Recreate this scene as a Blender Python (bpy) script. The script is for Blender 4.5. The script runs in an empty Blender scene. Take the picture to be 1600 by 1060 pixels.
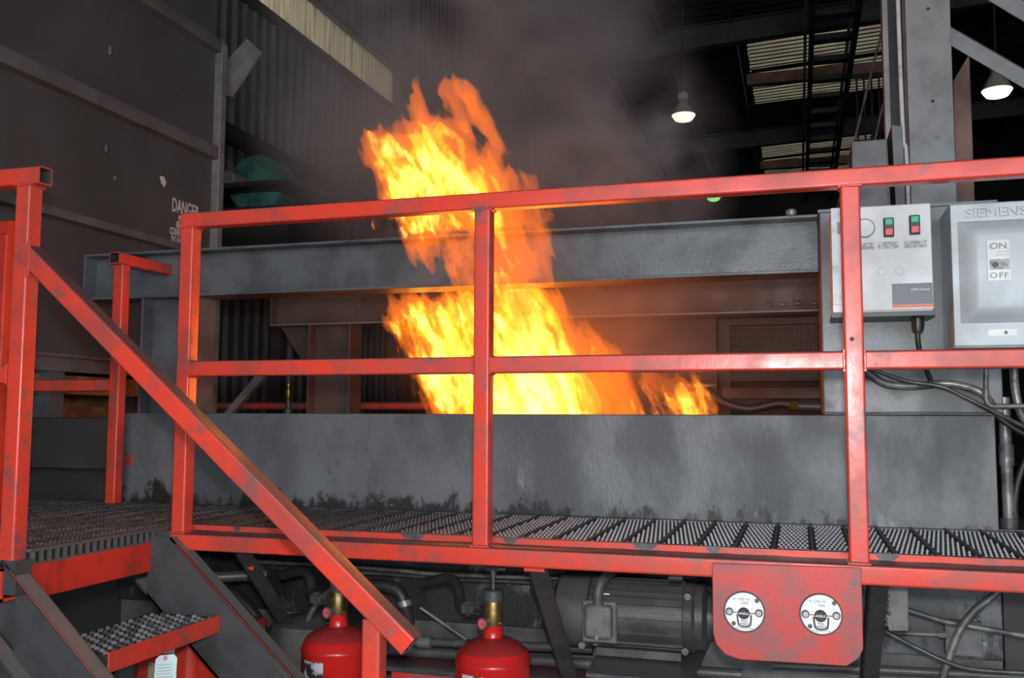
import bpy, math, random
import numpy as np
from mathutils import Vector, Matrix

random.seed(7)
rng = np.random.default_rng(11)
scene = bpy.context.scene
COL = scene.collection
PI = math.pi

# ------------------------------------------------------------------ camera, sky, flash, exposure
cam_data = bpy.data.cameras.new('camera')
cam_data.sensor_width = 36.0
cam_data.lens = 36.0 * 1478.0 / 1600.0
cam_data.clip_start = 0.02
cam_data.clip_end = 200
cam = bpy.data.objects.new('camera', cam_data)
COL.objects.link(cam)
yaw, pitch, roll = 0.29360, 0.08252, 0.0040
fw = Vector((-math.sin(yaw) * math.cos(pitch), math.cos(yaw) * math.cos(pitch), math.sin(pitch)))
rt = Vector((math.cos(yaw), math.sin(yaw), 0))
up = rt.cross(fw)
r2 = rt * math.cos(roll) + up * math.sin(roll)
u2 = up * math.cos(roll) - rt * math.sin(roll)
cam.matrix_world = Matrix(((r2.x, u2.x, -fw.x, 0.0), (r2.y, u2.y, -fw.y, -2.7),
                           (r2.z, u2.z, -fw.z, 1.586), (0, 0, 0, 1)))
scene.camera = cam

world = bpy.data.worlds.new('overcast_sky')
scene.world = world
world.use_nodes = True
wb = world.node_tree.nodes['Background']
wb.inputs['Color'].default_value = (0.80, 0.90, 1.0, 1)
wb.inputs['Strength'].default_value = 4.8

def lamp(name, kind, loc, power, color, size=0.1, aim=None):
    d = bpy.data.lights.new(name, kind)
    d.energy = power
    d.color = color
    if kind == 'AREA':
        d.shape = 'DISK'
        d.size = size
    else:
        d.shadow_soft_size = size
    o = bpy.data.objects.new(name, d)
    COL.objects.link(o)
    o.location = loc
    if aim is not None:
        o.rotation_euler = (Vector(aim) - Vector(loc)).to_track_quat('-Z', 'Y').to_euler()
    return o

# the photographer's flash, just above the lens
lamp('camera_flash', 'AREA', (0.02, -2.72, 1.72), 54, (1.0, 0.98, 0.95), 0.09, aim=(-0.75, 0.3, 1.8))
# light given off by the burning oil, inside the flames
lamp('fire_glow', 'POINT', (-1.25, 1.35, 1.85), 32, (1.0, 0.17, 0.018), 0.22)
lamp('fire_glow', 'POINT', (-0.85, 1.35, 1.72), 18, (1.0, 0.17, 0.018), 0.18)
lamp('fire_glow', 'POINT', (-1.35, 0.98, 2.62), 6, (1.0, 0.18, 0.02), 0.16)

scene.view_settings.view_transform = 'Standard'
scene.view_settings.look = 'None'
scene.view_settings.exposure = 0.0
scene.view_settings.gamma = 1.0
scene.view_settings.use_curve_mapping = False
scene.cycles.max_bounces = 6
scene.cycles.diffuse_bounces = 3
scene.cycles.glossy_bounces = 3
scene.cycles.transmission_bounces = 4
scene.cycles.volume_bounces = 0
scene.cycles.transparent_max_bounces = 96
scene.cycles.use_denoising = True
scene.cycles.sample_clamp_indirect = 4.0
scene.cycles.caustics_reflective = False
scene.cycles.caustics_refractive = False

# ------------------------------------------------------------------ mesh helpers
def V(*a):
    return Vector(a if len(a) == 3 else a[0])

class MB:
    def __init__(self):
        self.v, self.f, self.m = [], [], []
    def add(self, vs, fs, mi=0):
        n = len(self.v)
        self.v += [tuple(p) for p in vs]
        self.f += [tuple(i + n for i in q) for q in fs]
        self.m += [mi] * len(fs)
        return self
    def box(self, x0, x1, y0, y1, z0, z1, mi=0):
        return self.add([(x0, y0, z0), (x1, y0, z0), (x1, y1, z0), (x0, y1, z0),
                         (x0, y0, z1), (x1, y0, z1), (x1, y1, z1), (x0, y1, z1)],
                        [(0, 3, 2, 1), (4, 5, 6, 7), (0, 1, 5, 4), (1, 2, 6, 5), (2, 3, 7, 6), (3, 0, 4, 7)], mi)
    def prism(self, pts, d, mi=0):
        """polygon of 3D points pushed along vector d"""
        d = Vector(d)
        a = [Vector(p) for p in pts]
        n = len(a)
        nrm = Vector((0, 0, 0))
        for i in range(n):
            nrm += a[i].cross(a[(i + 1) % n])
        if nrm.dot(d) > 0:
            a.reverse()
        vs = a + [p + d for p in a]
        fs = [tuple(range(n)), tuple(range(2 * n - 1, n - 1, -1))]
        fs += [(i, i + n, (i + 1) % n + n, (i + 1) % n) for i in range(n)]
        return self.add(vs, fs, mi)
    def sweep(self, path, prof, side, closed_prof=True, caps=True, mi=0, scale=None):
        """profile (list of (s,t)) along a straight or bent path; side = the direction of s at the start"""
        P = [Vector(p) for p in path]
        n, k = len(P), len(prof)
        vs = []
        s0 = Vector(side).normalized()
        for i, p in enumerate(P):
            if i == 0: t = P[1] - P[0]
            elif i == n - 1: t = P[-1] - P[-2]
            else: t = (P[i + 1] - p).normalized() + (p - P[i - 1]).normalized()
            t.normalize()
            s = (s0 - t * s0.dot(t))
            s.normalize()
            s0 = s
            u = t.cross(s)
            g = scale[i] if scale else 1.0
            vs += [p + s * (a * g) + u * (b * g) for a, b in prof]
        fs = []
        for i in range(n - 1):
            for j in range(k if closed_prof else k - 1):
                j2 = (j + 1) % k
                fs.append((i * k + j, i * k + j2, (i + 1) * k + j2, (i + 1) * k + j))
        if caps and closed_prof:
            fs.append(tuple(range(k - 1, -1, -1)))
            fs.append(tuple(range((n - 1) * k, n * k)))
        return self.add(vs, fs, mi)
    def cyl(self, p0, p1, r, n=16, r1=None, caps=True, mi=0):
        p0, p1 = Vector(p0), Vector(p1)
        t = (p1 - p0).normalized()
        side = Vector((0, 0, 1)) if abs(t.z) < 0.9 else Vector((1, 0, 0))
        prof = [(math.cos(2 * PI * i / n), math.sin(2 * PI * i / n)) for i in range(n)]
        return self.sweep([p0, p1], prof, side, caps=caps, mi=mi, scale=[r, r if r1 is None else r1])
    def pipe(self, pts, r, n=12, sub=6, mi=0, rings=None):
        """round bar through points, smoothed"""
        P = smooth_path(pts, sub)
        side = Vector((0, 0, 1))
        t = (P[1] - P[0]).normalized()
        if abs(t.z) > 0.9: side = Vector((1, 0, 0))
        prof = [(math.cos(2 * PI * i / n), math.sin(2 * PI * i / n)) for i in range(n)]
        sc = [r] * len(P)
        if rings:
            Q, sc = [], []
            L = 0
            for a, b in zip(P[:-1], P[1:]):
                m = max(2, int((b - a).length / rings))
                for q in range(m):
                    Q.append(a.lerp(b, q / m))
            Q.append(P[-1])
            sc = [r * (1.0 if i % 2 else 0.84) for i in range(len(Q))]
            P = Q
        return self.sweep(P, prof, side, mi=mi, scale=sc)
    def lathe(self, prof, c, axis='z', n=28, mi=0, caps=True):
        """prof = (radius, height) along axis from c"""
        c = Vector(c)
        ax = {'x': Vector((1, 0, 0)), 'y': Vector((0, 1, 0)), 'z': Vector((0, 0, 1))}[axis] if isinstance(axis, str) else Vector(axis).normalized()
        a = ax.orthogonal().normalized()
        b = ax.cross(a)
        vs, fs = [], []
        k = len(prof)
        for i in range(n):
            w = 2 * PI * i / n
            d = a * math.cos(w) + b * math.sin(w)
            vs += [c + ax * h + d * max(r, 1e-4) for r, h in prof]
        for i in range(n):
            i2 = (i + 1) % n
            for j in range(k - 1):
                fs.append((i * k + j, i2 * k + j, i2 * k + j + 1, i * k + j + 1))
        if caps:
            fs.append(tuple(i * k for i in range(n - 1, -1, -1)))
            fs.append(tuple(i * k + k - 1 for i in range(n)))
        return self.add(vs, fs, mi)
    def sphere(self, c, r, n=12, m=8, sq=(1, 1, 1), mi=0):
        prof = [(r * math.sin(PI * j / m), -r * math.cos(PI * j / m)) for j in range(m + 1)]
        k0 = len(self.v)
        self.lathe(prof, (0, 0, 0), 'z', n, mi)
        c = Vector(c)
        for i in range(k0, len(self.v)):
            x, y, z = self.v[i]
            self.v[i] = (c.x + x * sq[0], c.y + y * sq[1], c.z + z * sq[2])
        return self

def smooth_path(pts, sub=6):
    P = [Vector(p) for p in pts]
    if len(P) < 3: return P
    Q = [P[0] * 2 - P[1]] + P + [P[-1] * 2 - P[-2]]
    out = []
    for i in range(1, len(Q) - 2):
        a, b, c, d = Q[i - 1], Q[i], Q[i + 1], Q[i + 2]
        for s in range(sub):
            t = s / sub
            out.append(0.5 * ((2 * b) + (c - a) * t + (2 * a - 5 * b + 4 * c - d) * t * t + (3 * b - a - 3 * c + d) * t ** 3))
    out.append(P[-1])
    return out

def rsq(s, r=0.006, k=3, s2=None):
    """rounded rectangle profile"""
    h, h2 = s / 2, (s2 or s) / 2
    pr = []
    for cx, cy, a0 in ((h - r, h2 - r, 0), (-h + r, h2 - r, 90), (-h + r, -h2 + r, 180), (h - r, -h2 + r, 270)):
        for i in range(k + 1):
            w = math.radians(a0 + 90 * i / k)
            pr.append((cx + r * math.cos(w), cy + r * math.sin(w)))
    return pr

WO = {}
def _set(o, label=None, cat=None, group=None, kind=None):
    if label: o['label'] = label
    if cat: o['category'] = cat
    if group: o['group'] = group
    if kind: o['kind'] = kind
    return o

def thing(name, label, cat, loc=(0, 0, 0), group=None, kind=None):
    o = bpy.data.objects.new(name, None)
    o.empty_display_size = 0.05
    COL.objects.link(o)
    o.location = loc
    WO[o] = Vector(loc)
    return _set(o, label, cat, group, kind)

def obj(name, mb, mats, parent=None, origin=None, label=None, cat=None, group=None, kind=None, smooth=True, sharp=32, bevel=0, wn=False):
    org = Vector(origin) if origin is not None else (WO[parent] if parent else Vector((0, 0, 0)))
    me = bpy.data.meshes.new(name)
    vs = [(x - org.x, y - org.y, z - org.z) for x, y, z in mb.v]
    me.from_pydata(vs, [], mb.f)
    mats = mats if isinstance(mats, (list, tuple)) else [mats]
    for m in mats: me.materials.append(m)
    if any(mb.m): me.polygons.foreach_set('material_index', mb.m)
    if smooth:
        me.polygons.foreach_set('use_smooth', [True] * len(me.polygons))
        me.update()
        try: me.set_sharp_from_angle(angle=math.radians(sharp))
        except Exception: pass
    me.validate()
    o = bpy.data.objects.new(name, me)
    COL.objects.link(o)
    WO[o] = org
    if parent:
        o.parent = parent
        o.location = org - WO[parent]
    else:
        o.location = org
    if bevel:
        b = o.modifiers.new('bevel', 'BEVEL')
        b.width = bevel
        b.segments = 2
        b.limit_method = 'ANGLE'
    if bevel or wn:
        w = o.modifiers.new('normals', 'WEIGHTED_NORMAL')
        w.keep_sharp = True
    return _set(o, label, cat, group, kind)

def copy_tree(o, offset, label=None, parent=None):
    c = o.copy()
    COL.objects.link(c)
    if parent: c.parent = parent
    else: c.location = o.location + Vector(offset)
    WO[c] = WO[o] + Vector(offset)
    if label: c['label'] = label
    for ch in list(o.children):
        copy_tree(ch, offset, None, c)
    return c

def text(name, body, size, mat, parent, loc, rot, sx=1.0, align='CENTER', ext=0.0006, bold=0.012, spacing=1.0):
    cu = bpy.data.curves.new(name, 'FONT')
    cu.body = body
    cu.size = size
    cu.align_x = align
    cu.align_y = 'CENTER'
    cu.extrude = ext
    cu.space_character = spacing
    cu.offset = bold * size
    t = bpy.data.objects.new(name, cu)
    COL.objects.link(t)
    bpy.context.view_layer.update()
    dg = bpy.context.evaluated_depsgraph_get()
    me = bpy.data.meshes.new_from_object(t.evaluated_get(dg))
    bpy.data.objects.remove(t)
    bpy.data.curves.remove(cu)
    me.materials.clear()
    me.materials.append(mat)
    o = bpy.data.objects.new(name, me)
    COL.objects.link(o)
    o.parent = parent
    o.location = Vector(loc) - WO[parent]
    o.rotation_euler = rot
    o.scale = (sx, 1, 1)
    WO[o] = Vector(loc)
    return o
FRONT = (PI / 2, 0, 0)

# ------------------------------------------------------------------ materials
def mat(name, c1, c2=None, scale=8.0, lo=0.42, hi=0.6, rough=0.6, rough2=None, metal=0.0, bump=0.0, bscale=60.0,
        dust=None, dust_amt=0.0, c3=None, scale3=3.0, lo3=0.55, hi3=0.65, stretch=(1, 1, 1), spec=0.5, bdist=0.004, band=None, wear=None):
    m = bpy.data.materials.new(name)
    m.use_nodes = True
    nt = m.node_tree
    N, L = nt.nodes, nt.links
    b = N['Principled BSDF']
    b.inputs['Metallic'].default_value = metal
    b.inputs['Roughness'].default_value = rough
    b.inputs['Specular IOR Level'].default_value = spec
    geo = N.new('ShaderNodeNewGeometry')
    mp = N.new('ShaderNodeMapping')
    mp.inputs['Scale'].default_value = stretch
    L.new(geo.outputs['Position'], mp.inputs['Vector'])
    col = None
    def noise(sc, det=6.0, ro=0.6):
        n = N.new('ShaderNodeTexNoise')
        n.inputs['Scale'].default_value = sc
        n.inputs['Detail'].default_value = det
        n.inputs['Roughness'].default_value = ro
        L.new(mp.outputs['Vector'], n.inputs['Vector'])
        return n.outputs['Fac']
    def ramp(src, a, bb):
        r = N.new('ShaderNodeMapRange')
        r.interpolation_type = 'SMOOTHSTEP'
        r.inputs['From Min'].default_value = a
        r.inputs['From Max'].default_value = bb
        L.new(src, r.inputs['Value'])
        return r.outputs['Result']
    def mix(f, a, bb):
        x = N.new('ShaderNodeMix')
        x.data_type = 'RGBA'
        L.new(f, x.inputs['Factor'])
        for i, s in ((6, a), (7, bb)):
            if isinstance(s, tuple): x.inputs[i].default_value = (*s, 1)
            else: L.new(s, x.inputs[i])
        return x.outputs[2]
    b.inputs['Base Color'].default_value = (*c1, 1)
    f1 = None
    if c2:
        f1 = ramp(noise(scale), lo, hi)
        col = mix(f1, c1, c2)
    if c3:
        col = mix(ramp(noise(scale3, 8.0, 0.7), lo3, hi3), col if col else c1, c3)
    if band:                                   # grime creeping up from the foot of a wall
        z0_, z1_, bc = band
        sp = N.new('ShaderNodeSeparateXYZ')
        L.new(geo.outputs['Position'], sp.inputs['Vector'])
        mr_ = N.new('ShaderNodeMapRange')
        mr_.inputs['From Min'].default_value = z1_
        mr_.inputs['From Max'].default_value = z0_
        mr_.inputs['To Max'].default_value = 0.30
        L.new(sp.outputs['Z'], mr_.inputs['Value'])
        xm = N.new('ShaderNodeMapRange')
        xm.inputs['From Min'].default_value = 0.3
        xm.inputs['From Max'].default_value = -1.6
        xm.inputs['To Min'].default_value = -0.10
        xm.inputs['To Max'].default_value = 0.06
        L.new(sp.outputs['X'], xm.inputs['Value'])
        ad = N.new('ShaderNodeMath')
        ad.operation = 'ADD'
        L.new(mr_.outputs['Result'], ad.inputs[0])
        L.new(noise(11.0, 9.0, 0.7), ad.inputs[1])
        ad2 = N.new('ShaderNodeMath')
        ad2.operation = 'ADD'
        L.new(ad.outputs[0], ad2.inputs[0])
        L.new(xm.outputs['Result'], ad2.inputs[1])
        col = mix(ramp(ad2.outputs[0], 0.68, 0.80), col if col else c1, bc)
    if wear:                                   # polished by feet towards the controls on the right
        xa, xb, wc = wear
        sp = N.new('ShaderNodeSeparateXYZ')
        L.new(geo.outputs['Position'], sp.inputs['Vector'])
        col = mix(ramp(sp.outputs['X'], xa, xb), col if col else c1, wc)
    if dust:
        sep = N.new('ShaderNodeSeparateXYZ')
        L.new(geo.outputs['True Normal'], sep.inputs['Vector'])
        mu = N.new('ShaderNodeMath')
        mu.operation = 'MULTIPLY'
        mu.inputs[1].default_value = dust_amt
        L.new(ramp(sep.outputs['Z'], 0.35, 0.8), mu.inputs[0])
        col = mix(mu.outputs[0], col if col else c1, dust)
    if col: L.new(col, b.inputs['Base Color'])
    if rough2 is not None and f1 is not None:
        r = N.new('ShaderNodeMapRange')
        r.inputs['To Min'].default_value = rough
        r.inputs['To Max'].default_value = rough2
        L.new(f1, r.inputs['Value'])
        L.new(r.outputs['Result'], b.inputs['Roughness'])
    if bump:
        bp = N.new('ShaderNodeBump')
        bp.inputs['Strength'].default_value = bump
        bp.inputs['Distance'].default_value = bdist
        L.new(noise(bscale, 5.0), bp.inputs['Height'])
        L.new(bp.outputs['Normal'], b.inputs['Normal'])
    return m

def emit(name, c, s):
    m = bpy.data.materials.new(name)
    m.use_nodes = True
    b = m.node_tree.nodes['Principled BSDF']
    b.inputs['Base Color'].default_value = (*c, 1)
    b.inputs['Emission Color'].default_value = (*c, 1)
    b.inputs['Emission Strength'].default_value = s
    return m

def flame_mat(name, c, s, soot=0.0):
    m = bpy.data.materials.new(name)
    m.use_nodes = True
    nt = m.node_tree
    nt.nodes.remove(nt.nodes['Principled BSDF'])
    e = nt.nodes.new('ShaderNodeEmission')
    e.inputs['Color'].default_value = (*c, 1)
    e.inputs['Strength'].default_value = s
    src = e.outputs[0]
    if soot:                                   # sooty flame hides what is behind it
        a = nt.nodes.new('ShaderNodeVolumeAbsorption')
        a.inputs['Color'].default_value = (0.25, 0.0, 0.0, 1)
        a.inputs['Density'].default_value = soot
        ad = nt.nodes.new('ShaderNodeAddShader')
        nt.links.new(e.outputs[0], ad.inputs[0])
        nt.links.new(a.outputs[0], ad.inputs[1])
        src = ad.outputs[0]
    nt.links.new(src, nt.nodes['Material Output'].inputs['Volume'])
    return m

def translucent(name, c, streak):
    m = bpy.data.materials.new(name)
    m.use_nodes = True
    nt = m.node_tree
    N, L = nt.nodes, nt.links
    N.remove(N['Principled BSDF'])
    t = N.new('ShaderNodeBsdfTranslucent')
    d = N.new('ShaderNodeBsdfDiffuse')
    d.inputs['Color'].default_value = (0.10, 0.095, 0.08, 1)
    geo = N.new('ShaderNodeNewGeometry')
    mp = N.new('ShaderNodeMapping')
    mp.inputs['Scale'].default_value = streak
    no = N.new('ShaderNodeTexNoise')
    no.inputs['Scale'].default_value = 3.0
    no.inputs['Detail'].default_value = 6.0
    L.new(geo.outputs['Position'], mp.inputs['Vector'])
    L.new(mp.outputs['Vector'], no.inputs['Vector'])
    x = N.new('ShaderNodeMix')
    x.data_type = 'RGBA'
    x.inputs[6].default_value = (c[0] * 0.45, c[1] * 0.43, c[2] * 0.38, 1)
    x.inputs[7].default_value = (*c, 1)
    mr = N.new('ShaderNodeMapRange')
    mr.inputs['From Min'].default_value = 0.36
    mr.inputs['From Max'].default_value = 0.62
    L.new(no.outputs['Fac'], mr.inputs['Value'])
    L.new(mr.outputs['Result'], x.inputs['Factor'])
    L.new(x.outputs[2], t.inputs['Color'])
    a = N.new('ShaderNodeAddShader')
    L.new(t.outputs[0], a.inputs[0])
    L.new(d.outputs[0], a.inputs[1])
    L.new(a.outputs[0], N['Material Output'].inputs['Surface'])
    return m

DUST = (0.075, 0.07, 0.068)
M = {}
M['red'] = mat('sooty_red_paint', (0.70, 0.054, 0.030), (0.42, 0.058, 0.045), 6, 0.40, 0.66, 0.27, 0.44, bump=0.12, bscale=45,
               dust=DUST, dust_amt=0.9, c3=(0.17, 0.085, 0.085), scale3=8, lo3=0.53, hi3=0.70)
M['redplate'] = mat('smoke_stained_red_plate', (0.56, 0.042, 0.034), (0.22, 0.09, 0.09), 6, 0.38, 0.68, 0.38, 0.55, bump=0.12, bscale=120,
                    dust=DUST, dust_amt=0.8, c3=(0.12, 0.10, 0.105), scale3=11, lo3=0.58, hi3=0.72)
M['redfascia'] = mat('bright_red_paint', (0.60, 0.035, 0.02), (0.32, 0.03, 0.02), 6, 0.48, 0.66, 0.5, 0.6, bump=0.1, bscale=50, stretch=(1, 1, 0.4),
                     dust=DUST, dust_amt=0.8, c3=(0.13, 0.07, 0.06), scale3=11, lo3=0.62, hi3=0.70)
M['tube_inside'] = mat('dark_tube_inside', (0.05, 0.048, 0.045), (0.03, 0.03, 0.03), 20, rough=0.6)  # darker colour for the inner walls of open tube ends
M['stud'] = mat('polished_stud_steel', (0.40, 0.42, 0.45), (0.10, 0.10, 0.11), 26, 0.40, 0.6, 0.14, 0.30, metal=0.5)
M['ridge_steel'] = mat('plank_edge_steel', (0.085, 0.085, 0.088), (0.05, 0.048, 0.048), 14, 0.4, 0.6, 0.45)
M['deckbase'] = mat('black_grating_base', (0.02, 0.02, 0.021), (0.012, 0.012, 0.012), 12, 0.4, 0.6, 0.7)
M['comb'] = mat('dusty_comb_steel', (0.095, 0.09, 0.088), (0.26, 0.08, 0.055), 30, 0.56, 0.66, 0.5)
M['tank'] = mat('sooty_grey_coating', (0.145, 0.15, 0.155), (0.082, 0.085, 0.089), 4.0, 0.36, 0.64, 0.42, 0.6, bump=0.5, bscale=85, stretch=(1, 1, .55),
                c3=(0.30, 0.305, 0.31), scale3=7, lo3=0.59, hi3=0.74, dust=(0.04, 0.04, 0.04), dust_amt=0.8, band=(1.21, 1.345, (0.018, 0.018, 0.019)))
M['steel'] = mat('grey_painted_steel', (0.145, 0.152, 0.16), (0.10, 0.103, 0.106), 5, 0.4, 0.64, 0.36, 0.5, bump=0.2, bscale=70,
                 dust=(0.035, 0.033, 0.032), dust_amt=0.9)
M['frame'] = mat('dark_grey_beam_paint', (0.12, 0.126, 0.132), (0.07, 0.072, 0.076), 5, 0.4, 0.64, 0.28, 0.40, bump=0.25, bscale=80,
                 dust=(0.03, 0.03, 0.03), dust_amt=0.9)
M['farframe'] = mat('brown_sooty_beam', (0.085, 0.062, 0.052), (0.055, 0.043, 0.038), 5, 0.4, 0.64, 0.5, 0.65, bump=0.3, bscale=60)
M['column'] = mat('grey_column_paint', (0.29, 0.286, 0.286), (0.21, 0.206, 0.206), 6, 0.4, 0.64, 0.45, bump=0.15, bscale=60)
M['stringer'] = mat('dark_dusty_steel', (0.06, 0.06, 0.062), (0.035, 0.035, 0.036), 6, 0.4, 0.62, 0.5, 0.65, bump=0.2, bscale=90,
                    c3=(0.13, 0.127, 0.123), scale3=5, lo3=0.56, hi3=0.80, dust=(0.16, 0.148, 0.14), dust_amt=0.9)
M['deck'] = mat('dusty_grating_steel', (0.045, 0.045, 0.047), (0.028, 0.027, 0.027), 12, 0.4, 0.6, 0.6, bump=0.2, bscale=120,
                c3=(0.20, 0.05, 0.035), scale3=4.5, lo3=0.60, hi3=0.72)
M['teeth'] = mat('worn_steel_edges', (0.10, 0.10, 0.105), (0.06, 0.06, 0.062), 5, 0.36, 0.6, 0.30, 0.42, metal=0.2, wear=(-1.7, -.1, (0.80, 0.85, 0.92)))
M['teeth_dusty'] = mat('dusty_steel_edges', (0.15, 0.15, 0.156), (0.085, 0.085, 0.088), 5, 0.4, 0.6, 0.5, metal=0.2)
M['furnace'] = mat('brown_black_furnace_paint', (0.092, 0.094, 0.095), (0.068, 0.07, 0.071), 1.6, 0.36, 0.64, 0.40, 0.55, bump=0.08, bscale=14,
                   c3=(0.13, 0.10, 0.09), scale3=1.3, lo3=0.62, hi3=0.82)
M['furnace_rib'] = mat('furnace_stiffener_paint', (0.15, 0.15, 0.15), (0.11, 0.11, 0.11), 5, 0.4, 0.64, 0.42, dust=(0.21, 0.205, 0.20), dust_amt=0.7)
M['furnace_corner'] = mat('furnace_corner_grey', (0.22, 0.21, 0.205), (0.15, 0.143, 0.14), 8, 0.4, 0.64, 0.5)
M['stencil'] = mat('stencil_white', (0.72, 0.68, 0.65), (0.45, 0.42, 0.40), 40, 0.5, 0.65, 0.7)
M['clad'] = mat('sooty_cladding', (0.15, 0.147, 0.142), (0.09, 0.088, 0.086), 2, 0.4, 0.64, 0.55, stretch=(1, 3, 0.3))
M['ridge'] = mat('lit_cladding_ridge', (0.75, 0.71, 0.63), (0.22, 0.21, 0.2), 1.6, 0.36, 0.6, 0.5, stretch=(1, 4, 0.4))  # light caught on the narrow ribs is painted in as a pale colour
M['skylight'] = translucent('fibreglass_sheet', (0.165, 0.125, 0.072), (1, 5, 0.25))
M['roofglass'] = translucent('roof_fibreglass', (0.058, 0.047, 0.031), (0.4, 4, 1))
M['roof'] = mat('dark_roof_deck', (0.016, 0.016, 0.018), (0.011, 0.011, 0.012), 2, 0.4, 0.6, 0.7)
M['rafter'] = mat('rafter_brown', (0.10, 0.09, 0.084), (0.075, 0.067, 0.063), 2, 0.4, 0.6, 0.6)
M['purlin'] = mat('oxide_primer', (0.30, 0.16, 0.125), (0.2, 0.11, 0.09), 3, 0.4, 0.6, 0.6)
M['darkpurlin'] = mat('dark_purlin', (0.045, 0.042, 0.04), None, rough=0.6)
M['floor'] = mat('dirty_concrete', (0.06, 0.057, 0.053), (0.03, 0.029, 0.028), 3, 0.36, 0.64, 0.7, bump=0.2, bscale=40)
M['wallback'] = mat('dark_back_wall', (0.03, 0.026, 0.024), (0.02, 0.018, 0.017), 1.5, 0.4, 0.6, 0.7)
M['oil'] = mat('quench_oil', (0.01, 0.008, 0.006), None, rough=0.12)
M['green'] = mat('teal_machine_paint', (0.08, 0.30, 0.25), (0.05, 0.17, 0.15), 6, 0.4, 0.6, 0.45)
M['black'] = mat('black_rubber', (0.018, 0.018, 0.018), (0.035, 0.034, 0.033), 14, 0.45, 0.65, 0.5, bump=0.1, bscale=80)
M['conduit'] = mat('sooty_conduit', (0.22, 0.215, 0.20), (0.09, 0.09, 0.088), 14, 0.42, 0.6, 0.34, 0.52, metal=0.3)
M['armour'] = mat('flexible_armoured_conduit', (0.10, 0.098, 0.09), (0.06, 0.059, 0.057), 20, 0.4, 0.6, 0.38, metal=0.3)
M['white_paint'] = mat('white_strip', (0.62, 0.65, 0.68), (0.4, 0.42, 0.44), 20, 0.5, 0.7, 0.45)
M['cabinet'] = mat('light_grey_cabinet', (0.66, 0.67, 0.68), (0.55, 0.555, 0.56), 5, 0.4, 0.65, 0.36, 0.5, c3=(0.34, 0.34, 0.34), scale3=24, lo3=0.68, hi3=0.76)
M['switchbox'] = mat('blue_grey_switch_box', (0.54, 0.58, 0.60), (0.43, 0.46, 0.475), 5, 0.4, 0.65, 0.30, 0.46, c3=(0.25, 0.25, 0.25), scale3=24, lo3=0.68, hi3=0.76)
M['white_label'] = mat('white_label', (0.82, 0.82, 0.80), (0.68, 0.68, 0.66), 30, 0.5, 0.7, 0.5)
M['grey_label'] = mat('smudged_label', (0.26, 0.27, 0.28), (0.5, 0.5, 0.5), 90, 0.42, 0.6, 0.5)
M['dark_label'] = mat('dark_grey_label', (0.13, 0.14, 0.155), None, rough=0.45)
M['print_black'] = mat('black_print', (0.02, 0.02, 0.02), None, rough=0.6)
M['print_grey'] = mat('grey_print', (0.28, 0.29, 0.30), None, rough=0.6)
M['print_white'] = mat('white_print', (0.75, 0.75, 0.75), None, rough=0.6)
M['orange'] = mat('orange_stripe', (0.75, 0.16, 0.07), None, rough=0.5)
M['button_green'] = mat('green_button', (0.02, 0.42, 0.20), None, rough=0.35)
M['button_red'] = mat('red_button', (0.72, 0.10, 0.12), None, rough=0.35)
M['plastic'] = mat('black_plastic', (0.02, 0.02, 0.022), None, rough=0.4)
M['cyl_red'] = mat('glossy_red_cylinder', (0.56, 0.018, 0.016), (0.42, 0.016, 0.014), 12, 0.5, 0.72, 0.24, 0.34, c3=(0.12, 0.02, 0.02), scale3=20, lo3=0.66, hi3=0.76,
                     dust=(0.12, 0.03, 0.03), dust_amt=0.6)
M['brass'] = mat('tarnished_brass', (0.33, 0.22, 0.075), (0.16, 0.10, 0.045), 22, 0.45, 0.65, 0.3, 0.45, metal=0.85)
M['iron'] = mat('dark_cast_iron', (0.06, 0.06, 0.06), (0.09, 0.088, 0.085), 14, 0.45, 0.65, 0.42, bump=0.2, bscale=100)
M['motor'] = mat('sooty_motor_paint', (0.052, 0.051, 0.05), (0.08, 0.078, 0.075), 9, 0.42, 0.62, 0.36, 0.5, bump=0.2, bscale=110, dust=(0.12, 0.113, 0.107), dust_amt=0.6)
M['motor_box'] = mat('dusty_terminal_box', (0.13, 0.128, 0.126), (0.085, 0.084, 0.082), 20, 0.42, 0.62, 0.5, bump=0.3, bscale=140)
M['under'] = mat('lower_tank_soot', (0.13, 0.127, 0.122), (0.065, 0.064, 0.062), 5, 0.38, 0.62, 0.6, bump=0.4, bscale=60)
M['chrome'] = mat('bright_bolt', (0.45, 0.45, 0.45), None, rough=0.3, metal=0.9)
M['disc'] = mat('white_pull_station', (0.80, 0.81, 0.80), (0.66, 0.67, 0.66), 30, 0.5, 0.75, 0.38)
M['tagpaper'] = mat('pale_blue_card', (0.62, 0.78, 0.80), None, rough=0.6)
M['beige_label'] = mat('beige_label', (0.42, 0.36, 0.25), (0.22, 0.19, 0.14), 35, 0.42, 0.6, 0.6)
M['sticker'] = mat('blackened_silver_sticker', (0.55, 0.58, 0.62), (0.03, 0.03, 0.03), 26, 0.44, 0.54, 0.4)
M['lamp_shell'] = mat('grey_lamp_reflector', (0.5, 0.49, 0.40), None, rough=0.5)
M['lens'] = emit('lit_lamp_lens', (0.94, 1.0, 0.76), 1.6)
M['glass_green'] = emit('distant_lit_lens', (0.25, 0.8, 0.2), 1.2)
M['glowpan'] = mat('fireglow_undercarriage', (0.42, 0.20, 0.085), (0.20, 0.10, 0.05), 6, 0.4, 0.6, 0.5)  # brown steel with the orange glow of the fire painted into the colour
M['mesh'] = mat('guard_mesh_steel', (0.13, 0.10, 0.085), None, rough=0.5)
M['shade'] = mat('dark_brown_plate', (0.05, 0.043, 0.04), (0.035, 0.03, 0.03), 3, 0.4, 0.6, 0.6)

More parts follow.
